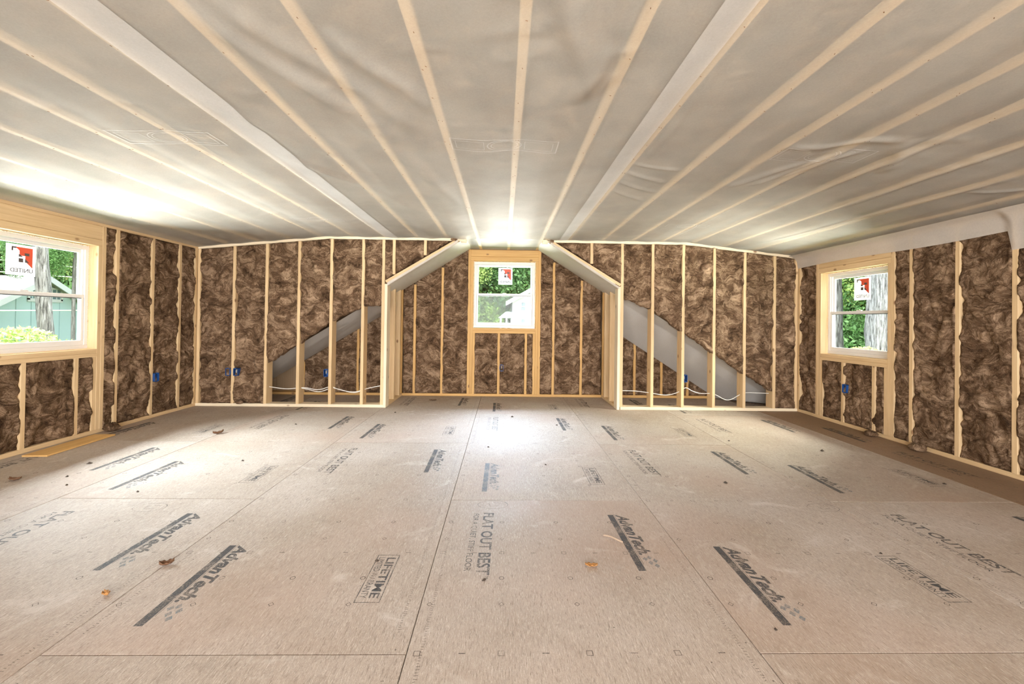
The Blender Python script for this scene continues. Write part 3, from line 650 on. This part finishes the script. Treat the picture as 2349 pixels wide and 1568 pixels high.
# ---- windows
UNITED = text_mesh('UNITED', .1, 0, .0012)
def window(n, Fr, W, ucenter_sticker):
    u0, u1, z0, z1 = W
    root = tag(empty('window_%d' % n), kind='structure')
    dF = -.082                                     # inner face of the vinyl frame
    def ring_bars(parent, name, a0, a1, b0, b1, wd, d0, d1, bot=None):
        bot = bot or wd
        for (p, q, r, s) in ((a0, a1, b1-wd, b1), (a0, a1, b0, b0+bot), (a0, a0+wd, b0+bot, b1-wd), (a1-wd, a1, b0+bot, b1-wd)):
            slab(name, Fr, p, q, r, s, d0, d1, M['vinyl'], parent, .003)
    fr = slab('frame_head', Fr, u0+.008, u1-.008, z1-.046, z1-.008, -.15, dF, M['vinyl'], root, .004)
    slab('frame_sill', Fr, u0+.008, u1-.008, z0+.004, z0+.040, -.15, dF, M['vinyl'], root, .004)
    for a in (u0+.008, u1-.044): slab('frame_jamb', Fr, a, a+.036, z0+.040, z1-.046, -.15, dF, M['vinyl'], root, .004)
    for a in (u0+.044, u1-.056): slab('frame_track', Fr, a, a+.012, z0+.040, z1-.046, -.13, dF-.012, M['vinyl'], root, .002)
    zm = (z0+z1)/2+.005
    iu0, iu1 = u0+.046, u1-.046
    up = tag(empty('upper_sash')); up.parent = root; lo = empty('lower_sash'); lo.parent = root
    for par, b0, b1, d0, wd in ((up, zm-.016, z1-.046, -.132, .030), (lo, z0+.040, zm+.016, -.106, .026)):
        bot = .045 if par is lo else .032
        top = .032
        slab('sash_rail', Fr, iu0, iu1, b0, b0+bot, d0, d0+.022, M['vinyl'], par, .003)
        slab('sash_rail', Fr, iu0, iu1, b1-top, b1, d0, d0+.022, M['vinyl'], par, .003)
        for a in (iu0, iu1-wd): slab('sash_stile', Fr, a, a+wd, b0+bot, b1-top, d0, d0+.022, M['vinyl'], par, .003)
        slab('pane', Fr, iu0+wd-.004, iu1-wd+.004, b0+bot-.004, b1-top+.004, d0+.009, d0+.013, M['glass'], par, .0005)
    slab('sash_lock', Fr, (u0+u1)/2-.03, (u0+u1)/2+.03, zm+.016, zm+.026, -.105, -.086, M['vinyl'], lo, .002)
    # black strip: screen rail, with the shadow under the meeting rail put in as colour
    slab('shadow_gap_strip', Fr, iu0+.002, iu1-.002, zm-.0225, zm-.0165, -.100, -.085, M['black'], lo, .001)
    # spray foam bead between frame and rough opening
    V, Fc = [], []
    def foam(pa, pb):
        pa, pb = Vector(pa), Vector(pb); nn = int((pb-pa).length/.02)
        for i in range(nn):
            c = pa.lerp(pb, (i+.5)/nn); r = random.uniform(.002, .009); b0 = len(V)
            for dx, dy, dz in ((1, 0, 0), (-1, 0, 0), (0, 1, 0), (0, -1, 0), (0, 0, 1.3), (0, 0, -1.3)): V.append(c+Vector((dx, dy, dz))*r)
            for q in ((0, 2, 4), (2, 1, 4), (1, 3, 4), (3, 0, 4), (2, 0, 5), (1, 2, 5), (3, 1, 5), (0, 3, 5)): Fc.append(tuple(b0+k for k in q))
    foam(Fr(u0+.006, z0, -.088), Fr(u0+.006, z1, -.088)); foam(Fr(u1-.006, z0, -.088), Fr(u1-.006, z1, -.088)); foam(Fr(u0, z1-.006, -.088), Fr(u1, z1-.006, -.088))
    o = mesh_obj('foam_bead', V, Fc, M['foam'], root, True); o['kind'] = 'stuff'
    # manufacturer sticker on the upper pane, seen reversed from inside
    sgn = 1 if (Fr(1, 0, 0)-Fr(0, 0, 0)).cross(Vector((0, 0, 1))).dot(Fr(0, 0, 1)-Fr(0, 0, 0)) > 0 else -1   # +1: u runs right as seen from the room
    cu = ucenter_sticker; zt2 = z1-.046-.032-.012; w_, h_ = .215, .255
    def P(x, y, lift=0): return Fr(cu+sgn*x, zt2-h_+y, -.132+.0135+lift)     # x to the right as seen from the room
    st = mesh_obj('sticker', [P(-w_/2, 0), P(w_/2, 0), P(w_/2, h_), P(-w_/2, h_)], [(0, 1, 2, 3)], M['paper'], root)
    mesh_obj('red_emblem', [P(-.045, .235, .001), P(.085, .235, .001), P(.085, .065, .001), P(.03, .12, .001), P(.03, .165, .001), P(-.012, .165, .001), P(-.012, .205, .001)], [tuple(range(7))], M['red'], st)
    V, Fc = [], []
    for poly in ([(-.07, .235), (-.035, .235), (-.035, .222), (-.058, .222), (-.058, .2), (-.07, .2)], [(-.018, .18), (.015, .155), (-.018, .155)], [(-.018, .143), (.015, .143), (.015, .11), (-.018, .11)],
                 [(.028, .143), (.06, .11), (.028, .11)], [(.025, .19), (.06, .19), (.06, .168), (.025, .168)]):
        b0 = len(V); V += [P(x, y, .0016) for x, y in poly]; Fc.append(tuple(range(b0, len(V))))
    for x, y in ((.085, .135), ): pass
    mesh_obj('grey_emblem', V, Fc, M['grey_ink'], st)
    co = np.array([v.co[:2] for v in UNITED.vertices]); mn, mx = co.min(0), co.max(0)
    vv = [P(.088-(c[0]-mn[0])/(mx[0]-mn[0])*.165, .025+(c[1]-mn[1])/(mx[1]-mn[1])*.034, .0016) for c in co]
    mesh_obj('lettering', vv, [tuple(p.vertices) for p in UNITED.polygons], M['grey_ink'], st)
    return root
window(1, LEFT, W1, 3.55); window(2, GABLE, W2, .022); window(3, RIGHT, W3, 4.545)

# ================================================================== THINGS IN THE ROOM
def outlet_box(Fr, u, z, label, side=1, d=.022, black=False):
    """open single-gang box nailed beside a stud; its flange reaches out of the wool"""
    root = empty('electrical_box', Fr(u, z, d)); mt = M['blue']
    tag(root, label, 'electrical box', 'blue electrical boxes on the studs')
    loc = lambda a, b, c: Fr(u+a, z+b, d+c)-Fr(u, z, d)
    def part(name, a0, a1, b0, b1, c0, c1, m_): return slab(name, loc, a0, a1, b0, b1, c0, c1, m_, root, .0015)
    w2, h2, t_ = .028, .047, .004
    bx = multi_box('shell', [], mt, root)
    V, Fc = [], []
    for (a0, a1, b0, b1, c0, c1) in ((-w2, -w2+t_, -h2, h2, -.07, 0), (w2-t_, w2, -h2, h2, -.07, 0), (-w2, w2, -h2, -h2+t_, -.07, 0), (-w2, w2, h2-t_, h2, -.07, 0), (-w2, w2, -h2, h2, -.074, -.07)):
        b0_ = len(V); V += [tuple(loc(a, b, c)) for a in (a0, a1) for b in (b0, b1) for c in (c0, c1)]
        Fc += [tuple(b0_+i for i in q) for q in ((0, 1, 3, 2), (4, 6, 7, 5), (0, 4, 5, 1), (2, 3, 7, 6), (0, 2, 6, 4), (1, 5, 7, 3))]
    bx.data.clear_geometry(); bx.data.from_pydata(V, [], Fc); bx.data.update(); 
    for b in (-h2-.004, h2-.008): part('screw_ear', -.008, .008, b, b+.012, -.012, .001, mt)
    part('nail_bracket', -side*w2-.004 if side > 0 else w2, -w2 if side > 0 else w2+.004, -.02, .02, -.05, -.004, mt)
    part('wire_stub', -.006, -.002, -.01, .03, -.068, -.02, M['cable'])
    return root
outlet_box(LEFT, 4.772, .45, 'blue electrical box in the wool of the left wall, right of the window', 1)
outlet_box(BACK, -3.495, .44, 'blue electrical box left of the first stud from the back left corner', -1)
outlet_box(BACK, -3.395, .44, 'blue electrical box right of the first stud from the back left corner', 1)
outlet_box(BACK, -2.265, .437, 'blue electrical box in the open framing left of the window bay, over the white cables', -1, .004)
outlet_box(GABLE, -.017, .43, 'blue electrical box under the far window, beside a short stud', 1)
outlet_box(BACK, 2.397, .41, 'blue electrical box in the open framing right of the window bay', 1, -.03)
outlet_box(RIGHT, 4.617, .425, 'blue electrical box under the window of the right wall', 1)

def tube(name, pts, r, mat, parent=None):
    cu = bpy.data.curves.new(name, 'CURVE'); cu.dimensions = '3D'; cu.bevel_depth = r; cu.bevel_resolution = 2; cu.resolution_u = 6
    sp = cu.splines.new('NURBS'); sp.points.add(len(pts)-1)
    for p, q in zip(sp.points, pts): p.co = (*q, 1)
    sp.use_endpoint_u = True; sp.order_u = 3
    o = bpy.data.objects.new('tmp', cu); C.objects.link(o); bpy.context.view_layer.update()
    me = bpy.data.meshes.new_from_object(o.evaluated_get(bpy.context.evaluated_depsgraph_get())); bpy.data.objects.remove(o)
    me.materials.clear(); me.materials.append(mat); me.name = name
    for p in me.polygons: p.use_smooth = True
    o = bpy.data.objects.new(name, me); C.objects.link(o)
    if parent: o.parent = parent
    return o
yc = YB+.07
tag(tube('electrical_cable', [(-3.06, yc, .25), (-2.98, yc, .238), (-2.8, yc-.01, .216), (-2.65, yc, .230), (-2.55, yc, .240), (-2.38, yc-.01, .20), (-2.23, yc, .262), (-2.14, yc, .218), (-1.94, yc-.01, .178), (-1.83, yc, .208), (-1.74, yc, .240), (-1.56, yc, .275)], .0048, M['cable']),
    'white cable sagging through the open studs left of the bay, upper of the two', 'cable', 'white cables in the open framing')
tag(tube('electrical_cable', [(-2.62, yc+.015, .226), (-2.55, yc+.015, .222), (-2.38, yc+.01, .168), (-2.23, yc+.015, .238), (-2.14, yc+.015, .222), (-1.94, yc, .168), (-1.84, yc+.015, .198), (-1.79, yc+.015, .2)], .0048, M['cable']),
    'white cable sagging through the open studs left of the bay, lower of the two', 'cable', 'white cables in the open framing')
tag(tube('electrical_cable', [(1.53, yc, .240), (1.6, yc, .238), (1.75, yc, .236), (1.92, yc, .216), (2.0, yc, .203), (2.17, yc-.01, .178), (2.34, yc, .228), (2.42, yc-.0, .300), (2.5, yc, .24), (2.62, yc, .208), (2.74, yc, .214), (2.82, yc, .200), (2.98, yc-.01, .105), (3.15, yc, .208), (3.23, yc, .232), (3.4, yc, .224), (3.53, yc, .221)], .0048, M['cable']),
    'white cable looping through the open studs right of the bay', 'cable', 'white cables in the open framing')

# loose bits on the floor
def flake(name, x, y, lx, ly, rot, mat, label, cat, h=.008, curl=.01, group=None):
    nu, nv = 12, 6; A, B = np.meshgrid(np.linspace(-1, 1, nu), np.linspace(-1, 1, nv), indexing='ij')
    wv = np.sqrt(np.clip(1-A**2*.92, 0, 1)); px = A*lx/2; py = B*ly/2*wv*(1+.25*np.sin(A*7+x*9)); pz = .003+curl*(A**2)*.5+curl*.6*B**2+.002*np.sin(A*9+B*5)
    top = np.stack([px, py, pz+h*.25], -1).reshape(-1, 3); bot = np.stack([px, py, pz], -1).reshape(-1, 3)
    f = grid_faces(nu, nv); n = nu*nv; fb = [tuple(n+i for i in q[::-1]) for q in f]
    rim = [i*nv for i in range(nu)]+[(nu-1)*nv+j for j in range(1, nv)]+[i*nv+nv-1 for i in range(nu-2, -1, -1)]+[j for j in range(nv-2, 0, -1)]
    fs = [(rim[(k+1) % len(rim)], rim[k], n+rim[k], n+rim[(k+1) % len(rim)]) for k in range(len(rim))]
    zmin = bot[:, 2].min(); V = np.concatenate([top, bot]); V[:, 2] -= zmin
    o = mesh_obj(name, V, f+fb+fs, mat, None, True); o.location = (x, y, .0008); o.rotation_euler = (0, 0, rot)
    return tag(o, label, cat, group)
flake('bark_chip', .425, 1.94, .058, .022, -.1, M['chip'], 'orange bark chip on the floor right of the FLAT OUT BEST print', 'wood chip')
flake('dry_leaf', -1.524, 1.945, .055, .03, .5, M['leafbrown'], 'curled brown leaf on the floor between the two large left prints', 'leaf', curl=.02)
flake('dry_leaf', -1.60, 1.735, .035, .02, -.4, M['chip'], 'small orange brown leaf left of the nearest large print', 'leaf', curl=.015)
flake('dry_leaf', -2.76, 4.12, .09, .03, .9, M['leafbrown'], 'long brown curled scrap far left on the floor by the seam', 'leaf', curl=.03)
flake('dry_leaf', -3.33, 2.93, .07, .035, .2, M['leafbrown'], 'brown frayed leaf at the left edge of the floor', 'leaf', curl=.02)
flake('dry_leaf', -.98, 5.9, .10, .04, .1, M['leafbrown'], 'dark scrap on the floor at the left of the window bay', 'leaf', curl=.01)
tw = tube('twig', [(.545, 2.20, .012), (.575, 2.185, .016), (.605, 2.155, .012), (.63, 2.14, .007)], .005, M['debris_tan'])
tag(tw, 'pale wood splinter lying across the dark print right of centre', 'twig')
crumbs = [(-3.155, 3.264, .02), (-3.05, 3.0, .014), (-2.9, 2.85, .012), (-2.05, 3.35, .014), (2.894, 3.71, .022), (1.60, 2.95, .018), (.60, 4.55, .016), (.12, 4.93, .02), (-.12, 3.75, .014), (-2.35, 2.75, .012), (-.07, 1.835, .012),
          (1.03, 1.54, .010), (-.58, 1.98, .012), (1.17, 5.80, .02), (-1.3, 5.1, .02), (3.2, 2.95, .014), (2.2, 4.0, .014), (.35, 3.3, .011), (-2.2, 4.5, .016), (1.9, 2.05, .01)]
base_crumb = None
WHERE = ['by the left wall beneath the window', 'left of the far left print', 'beside the far left long print', 'between the left seam and the lifetime print', 'on the far right floor near the right wall',
         'between the two prints right of centre', 'near the bay mouth right of centre', 'in the bluish light near the bay', 'behind the centre print', 'behind the left pen circle', 'at the foot of the FLAT OUT BEST print',
         'beyond the end of the big right print', 'beside the near LIFETIME box', 'inside the bay on the right', 'near the left post of the bay', 'near the darker panel on the right', 'in front of the right open framing',
         'on the middle strip behind the pen circle', 'left half of the far floor', 'right of the nearest large right print']
for (x, y, r), wh in zip(crumbs, WHERE):
    n = 7; V = [(0, 0, r*.7)]+[(r*math.cos(2*math.pi*i/n)*random.uniform(.6, 1.2), r*.7*math.sin(2*math.pi*i/n)*random.uniform(.6, 1.2), random.uniform(0, .25)*r) for i in range(n)]+[(0, 0, 0)]
    Fc = [(0, 1+i, 1+(i+1) % n) for i in range(n)]+[(n+1, 1+(i+1) % n, 1+i) for i in range(n)]
    o = mesh_obj('debris_crumb', V, Fc, M['debris']); o.location = (x, y, .0012); o.rotation_euler = (0, 0, random.random()*6)
    tag(o, 'dark crumb on the floor '+wh, 'debris', 'crumbs scattered on the floor')
# scrap of board along the left wall, wool tufts fallen on the plates
v, f = chamfer_box(.19, .012, .62, .002); o = mesh_obj('board_scrap', v, f, M['orange_wood']); o.rotation_euler = (math.pi/2, 0, .05); o.location = (-3.742, 3.72, .0075)
tag(o, 'thin orange board scrap lying along the foot of the left wall', 'board')
def tuft(x, y, z, r, label, sq=.6):
    nu, nv = 18, 10; V = []
    for i in range(nv+1):
        th = math.pi*i/nv
        for j in range(nu):
            ph = 2*math.pi*j/nu; rr = r*(.65+.75*float(fbm(np.array(3*math.cos(ph)+x*5+i*.3), np.array(3*math.sin(ph)+y+i*.3), 3)))
            V.append((rr*math.sin(th)*math.cos(ph), rr*math.sin(th)*math.sin(ph), max(0, rr*sq*(math.cos(th)+.75))))
    Fc = [(i*nu+j, (i+1)*nu+j, (i+1)*nu+(j+1) % nu, i*nu+(j+1) % nu) for i in range(nv) for j in range(nu)]
    o = mesh_obj('insulation_tuft', V, Fc, M['batt'], None, True); o.location = (x, y, z); return tag(o, label, 'insulation', 'loose tufts of insulation')
tuft(-3.85, 4.20, .0008, .065, 'brown wool tuft on the floor at the foot of the left window post')
tuft(3.80, 3.74, .0008, .055, 'brown wool tuft spilling over the plate in the middle of the right wall')
tuft(3.80, 4.22, .0008, .05, 'brown wool tuft at the foot of the right window framing')
tuft(-3.33, 5.36, .039, .04, 'pale wool tuft on the bottom plate near the back left corner')

# ================================================================== OUTDOORS
GZ = -2.9
tag(mesh_obj('ground', [(-60, -30, GZ), (60, -30, GZ), (60, 70, GZ), (-60, 70, GZ)], [(0, 1, 2, 3)], M['grass']), kind='structure')
def trunk_mesh(h, r0, r1, bend=.2, seed=0, n=14):
    V = []; m_ = max(8, int(h/.35))
    for i in range(m_+1):
        t_ = i/m_; cx_ = bend*math.sin(t_*2.6+seed); cy_ = bend*.6*math.sin(t_*3.3+seed*2)
        for j in range(n):
            a = 2*math.pi*j/n; rr = (r0+(r1-r0)*t_)*(1+.09*math.sin(j*3+seed)+.06*math.sin(i*1.7+j*2)+(.25*math.exp(-t_*14)))
            V.append((cx_+rr*math.cos(a), cy_+rr*math.sin(a), t_*h))
    Fc = [(i*n+j, i*n+(j+1) % n, (i+1)*n+(j+1) % n, (i+1)*n+j) for i in range(m_) for j in range(n)]+[tuple(range(n))[::-1], tuple(m_*n+j for j in range(n))]
    me = bpy.data.meshes.new('trunk'); me.from_pydata(V, [], Fc); me.materials.append(M['bark'])
    for p in me.polygons: p.use_smooth = True
    return me
def crown_mesh(rx, rz, n, leaf, mat, seed=0, lumps=14):
    rg = np.random.default_rng(seed)
    cs = rg.normal(size=(lumps, 3)); cs /= np.linalg.norm(cs, axis=1)[:, None]; cs *= rg.uniform(.35, .8, (lumps, 1)); cs *= np.array([rx, rx, rz])
    c = cs[rg.integers(0, lumps, n)]; d = rg.normal(size=(n, 3)); d /= np.linalg.norm(d, axis=1)[:, None]; c = c+d*rg.uniform(.2, 1, (n, 1))**.5*np.array([rx, rx, rz*.8])*.42
    a = rg.normal(size=(n, 3)); a /= np.linalg.norm(a, axis=1)[:, None]; b = np.cross(a, rg.normal(size=(n, 3))); b /= np.linalg.norm(b, axis=1)[:, None]
    s = leaf*rg.uniform(.6, 1.3, (n, 1)); V = np.stack([c-a*s, c+b*s*.45, c+a*s, c-b*s*.45], 1).reshape(-1, 3)
    me = bpy.data.meshes.new('foliage'); me.from_pydata(V.tolist(), [], np.arange(4*n).reshape(n, 4).tolist()); me.materials.append(mat); return me
CR = [crown_mesh(2.6, 3.4, 24000, .095, M['leaf'], 1, 30), crown_mesh(2.6, 3.2, 24000, .09, M['leaf2'], 2, 30), crown_mesh(2.8, 3.6, 24000, .095, M['leaf3'], 3, 30)]
TR = [trunk_mesh(7, .22, .10, .25, s) for s in (0, 2)]
def tree(x, y, k, s, label, group=None, zc=2.2):
    r = tag(empty('leafy_tree', (x, y, GZ)), label, 'tree', group)
    o = bpy.data.objects.new('trunk', TR[k % 2]); C.objects.link(o); o.parent = r
    o.scale = (s, s, (zc-GZ)/7*1.15)
    for i in range(2):
        o = bpy.data.objects.new('foliage', CR[(k+i) % 3 if i else k % 3]); C.objects.link(o); o.parent = r
        o.location = (random.uniform(-.6, .6), random.uniform(-.6, .6), zc-GZ+(-2.2 if i else 1.4)*s); o.scale = (s,)*3; o.rotation_euler = (0, 0, random.random()*6)
        o['kind'] = 'stuff'
    return r
far = [(-9, 30, 0, 1.5), (-5.2, 27, 1, 1.3), (-1.6, 29, 2, 1.5), (1.6, 33, 0, 1.6), (5, 36, 1, 1.7), (9.5, 33, 2, 1.6), (-3.2, 24, 1, .9)]
nm = ['leftmost', 'second from the left', 'third from the left', 'middle', 'third from the right', 'second from the right', 'nearest and smallest']
for (x, y, k, s), q in zip(far, nm): tree(x, y, k, s, 'leafy tree beyond the far window, %s of the row' % q, 'trees beyond the far window', 3.2)
for (x, y, k, s), q in zip([(-24, 14, 2, 1.7), (-24, 20, 0, 1.6), (-20, 20.5, 1, 1.3), (-23, 26, 2, 1.8), (-26, 31, 0, 2.0), (-12.6, 12.5, 1, .28)], ['left of the shed roof', 'behind the shed', 'right of the shed', 'behind the shed to the right', 'farthest right behind the shed', 'in front of the shed, hanging over its right end']):
    tree(x, y, k, s, 'leafy tree through left window, '+q, 'trees beyond the left window', 3.6)
for (x, y, k, s), q in zip([(16, 13, 1, 1.5), (17, 19, 0, 1.6), (21, 16, 2, 1.8), (15, 23, 2, 1.5), (13, 15.5, 1, .9), (22, 24, 0, 2.0)], ['nearest the big trunk', 'behind the thin trunk', 'far behind the big trunk', 'left edge of the view', 'low bright one in the middle', 'farthest back']):
    tree(x, y, k, s, 'green tree through right window, '+q, 'trees beyond the right window', 2.4)
def bare_trunk(x, y, h, r0, r1, label, bend=.15, seed=1):
    me = trunk_mesh(h, r0, r1, bend, seed, 20); o = bpy.data.objects.new('tree_trunk', me); C.objects.link(o); o.location = (x, y, GZ-.02); return tag(o, label, 'tree trunk')
bare_trunk(-11.9, 10.88, 10, .15, .12, 'pale grey tree trunk in front of the teal shed', .25, 1)
bare_trunk(10.2, 10.85, 12, .48, .40, 'wide furrowed trunk outside the right window', .10, 0)
bare_trunk(10.2, 12.45, 12, .19, .14, 'slim pale trunk left of the wide trunk outside the right window', .10, 3)
SH = crown_mesh(1.2, .9, 9000, .05, M['leaf2'], 5, 10)
def shrub(x, y, z, s, label, grp, me=None):
    r = tag(empty('shrub', (x, y, GZ)), label, 'shrub', grp)
    o = bpy.data.objects.new('stem', TR[0]); C.objects.link(o); o.parent = r; o.scale = (.4, .4, (z-GZ)/7)
    o = bpy.data.objects.new('foliage', me or SH); C.objects.link(o); o.parent = r; o.location = (0, 0, z-GZ); o.scale = (s,)*3; o['kind'] = 'stuff'; return r
shrub(-8.3, 7.2, .22, 1.0, 'bright green shrub filling the bottom right of the left window', 'shrubs under the left window')
shrub(-8.9, 8.6, .28, 1.0, 'bright green shrub at the right corner of the left window view', 'shrubs under the left window')
shrub(-9.4, 6.0, .15, 1.0, 'paler shrub at the left of the left window view', 'shrubs under the left window')
shrub(8.4, 9.6, .10, .9, 'feathery bright shrub in front of the wide trunk', 'shrubs under the right window')
shrub(8.2, 8.4, -.1, .8, 'low shrub at the right edge of the right window view', 'shrubs under the right window')
def siding(parent, x0, x1, z0, z1, y, mat, pitch=.18):
    z_ = z0; i = 0
    while z_ < z1-.02:
        o = multi_box('siding_board', [(x0, y-.02, z_, x1, y, min(z1, z_+pitch-.012))], mat, parent); z_ += pitch; i += 1
# teal shed, its gable facing the room
sh = tag(empty('shed', (-16, 14.7, GZ)), 'teal shed with grey gable roof seen through the left window', 'shed')
def lm(name, V, Fc, mat, par=sh): return mesh_obj(name, V, Fc, mat, par)
zp, hw, sl = 2.41-GZ, 3.2, .62      # ridge height, half width, roof slope
ze = zp-hw*sl
lm('wall', [(0, -hw, 0), (0, hw, 0), (0, hw, ze), (0, 0, zp-.05), (0, -hw, ze), (-7, -hw, 0), (-7, hw, 0), (-7, hw, ze), (-7, 0, zp-.05), (-7, -hw, ze)], [(0, 1, 2, 3, 4), (9, 8, 7, 6, 5), (0, 4, 9, 5), (1, 6, 7, 2)], M['teal'])
for s in (-1, 1):
    a = (.35, 0, zp+.06); b = (.35, s*(hw+.3), ze-.1); c = (-7.3, s*(hw+.3), ze-.1); d = (-7.3, 0, zp+.06)
    V = [a, b, c, d]+[(p[0], p[1], p[2]-.1) for p in (a, b, c, d)]
    lm('roof_slope', V, [(0, 1, 2, 3), (7, 6, 5, 4), (0, 4, 5, 1), (1, 5, 6, 2), (3, 2, 6, 7), (0, 3, 7, 4)], M['roof'])
    lm('rake_board', [(.37, 0, zp+.05), (.37, s*(hw+.3), ze-.12), (.37, s*(hw+.3), ze-.32), (.37, 0, zp-.15), (.33, 0, zp+.05), (.33, s*(hw+.3), ze-.12), (.33, s*(hw+.3), ze-.32), (.33, 0, zp-.15)], [(0, 1, 2, 3), (7, 6, 5, 4), (0, 4, 5, 1), (3, 2, 6, 7)], M['white_siding'])
for wy in (-.12, .42):
    wf = multi_box('window', [(.01, wy-.28, 1.62-GZ-.05, .05, wy+.28, 1.68-GZ), (.01, wy-.28, 2.02-GZ, .05, wy+.28, 2.08-GZ), (.01, wy-.28, 1.63-GZ, .05, wy-.22, 2.05-GZ), (.01, wy+.22, 1.63-GZ, .05, wy+.28, 2.05-GZ), (.01, wy-.08, 1.63-GZ, .045, wy-.06, 2.05-GZ), (.01, wy+.07, 1.63-GZ, .045, wy+.09, 2.05-GZ), (.01, wy-.25, 1.84-GZ, .045, wy+.25, 1.86-GZ)], M['white_siding'], sh)
    multi_box('pane', [(.005, wy-.24, 1.66-GZ, .02, wy+.24, 2.03-GZ)], M['dark_glass'], wf)
for i in range(14): lm('siding_batten', [(.0+dx, -hw+.23+i*.45+dy, zz) for dx in (0, .025) for dy in (0, .04) for zz in (0, max(ze, zp-.1-abs(-hw+.25+i*.45)*sl))], [(0, 1, 3, 2), (4, 6, 7, 5), (0, 4, 5, 1), (2, 3, 7, 6)], M['teal'])
# white house beyond the far window
hs = tag(empty('house', (.47, 22, GZ)), 'white clapboard house with a small porch seen through the far window', 'house')
he = 2.30-GZ; W_ = 8.0; hp = he+W_/2*.55
lm('wall', [(0, 0, 0), (W_, 0, 0), (W_, 0, he), (W_/2, 0, hp), (0, 0, he), (0, 9, 0), (W_, 9, 0), (W_, 9, he), (W_/2, 9, hp), (0, 9, he)], [(0, 1, 2, 3, 4), (9, 8, 7, 6, 5), (4, 9, 5, 0), (1, 6, 7, 2)], M['white_siding'], hs)
for i in range(int(he/.16)): multi_box('clapboard', [(-.005, -.02, i*.16, W_, 0, i*.16+.145)], M['white_siding'], hs)
for s, (xa, xb) in ((-1, (-.35, W_/2)), (1, (W_+.35, W_/2))):
    za, zb_ = he-.18, hp+.06
    V = [(xa, -.3, za), (xb, -.3, zb_), (xb, 9.3, zb_), (xa, 9.3, za)]; V += [(x, y, z_-.14) for x, y, z_ in V]
    lm('roof_slope', V, [(0, 1, 2, 3), (7, 6, 5, 4), (0, 4, 5, 1), (1, 5, 6, 2), (2, 6, 7, 3), (3, 7, 4, 0)], M['roof'], hs)
    V = [(xa, -.34, za+.02), (xb, -.34, zb_+.02), (xb, -.34, zb_-.2), (xa, -.34, za-.2)]; V += [(x, y+.04, z_) for x, y, z_ in V]
    lm('rake_board', V, [(3, 2, 1, 0), (4, 5, 6, 7), (0, 1, 5, 4), (2, 3, 7, 6)], M['white_siding'], hs)
for x_ in (.46, 1.9, 3.2):
    for z_ in (1.68-GZ, .80-GZ, -.9-GZ):
        wf = multi_box('window', [(x_-.03, -.06, z_-.04, x_+.26, -.02, z_), (x_-.03, -.06, z_+.42, x_+.26, -.02, z_+.46), (x_-.03, -.06, z_, x_, -.02, z_+.42), (x_+.22, -.06, z_, x_+.26, -.02, z_+.42), (x_, -.055, z_+.2, x_+.22, -.02, z_+.225)], M['white_siding'], hs)
        multi_box('pane', [(x_, -.035, z_, x_+.22, -.022, z_+.42)], M['dark_glass'], wf)
multi_box('downspout', [(.12, -.09, 0, .16, -.03, he-.6)], M['roof'], hs)
lm('porch_roof', [(-.75, .3, 1.28-GZ), (0, .3, 1.28-GZ), (0, .3, 1.62-GZ), (-.35, .3, 1.62-GZ), (-.75, 2.5, 1.28-GZ), (0, 2.5, 1.28-GZ), (0, 2.5, 1.62-GZ), (-.35, 2.5, 1.62-GZ)], [(0, 1, 2, 3), (7, 6, 5, 4), (0, 3, 7, 4), (3, 2, 6, 7), (0, 4, 5, 1)], M['white_siding'], hs)
for x_ in (-.66, -.35, -.08): multi_box('porch_column', [(x_, .35, 0, x_+.1, .45, 1.28-GZ)], M['white_siding'], hs)
for i, (za, zb_) in enumerate(((2.62, 2.66), (2.30, 2.33), (1.25, 1.30))):
    o = tube('utility_wire', [(-14, -4, za+.3), (-13.6, 6, za-.15), (-13.6, 13, za), (-14, 40, za+.8)], .016, M['cable'])
    tag(o, 'pale utility wire crossing in front of the shed, '+('highest of three' if i == 0 else 'middle of three' if i == 1 else 'lowest of three'), 'wire', 'wires beyond the left window')
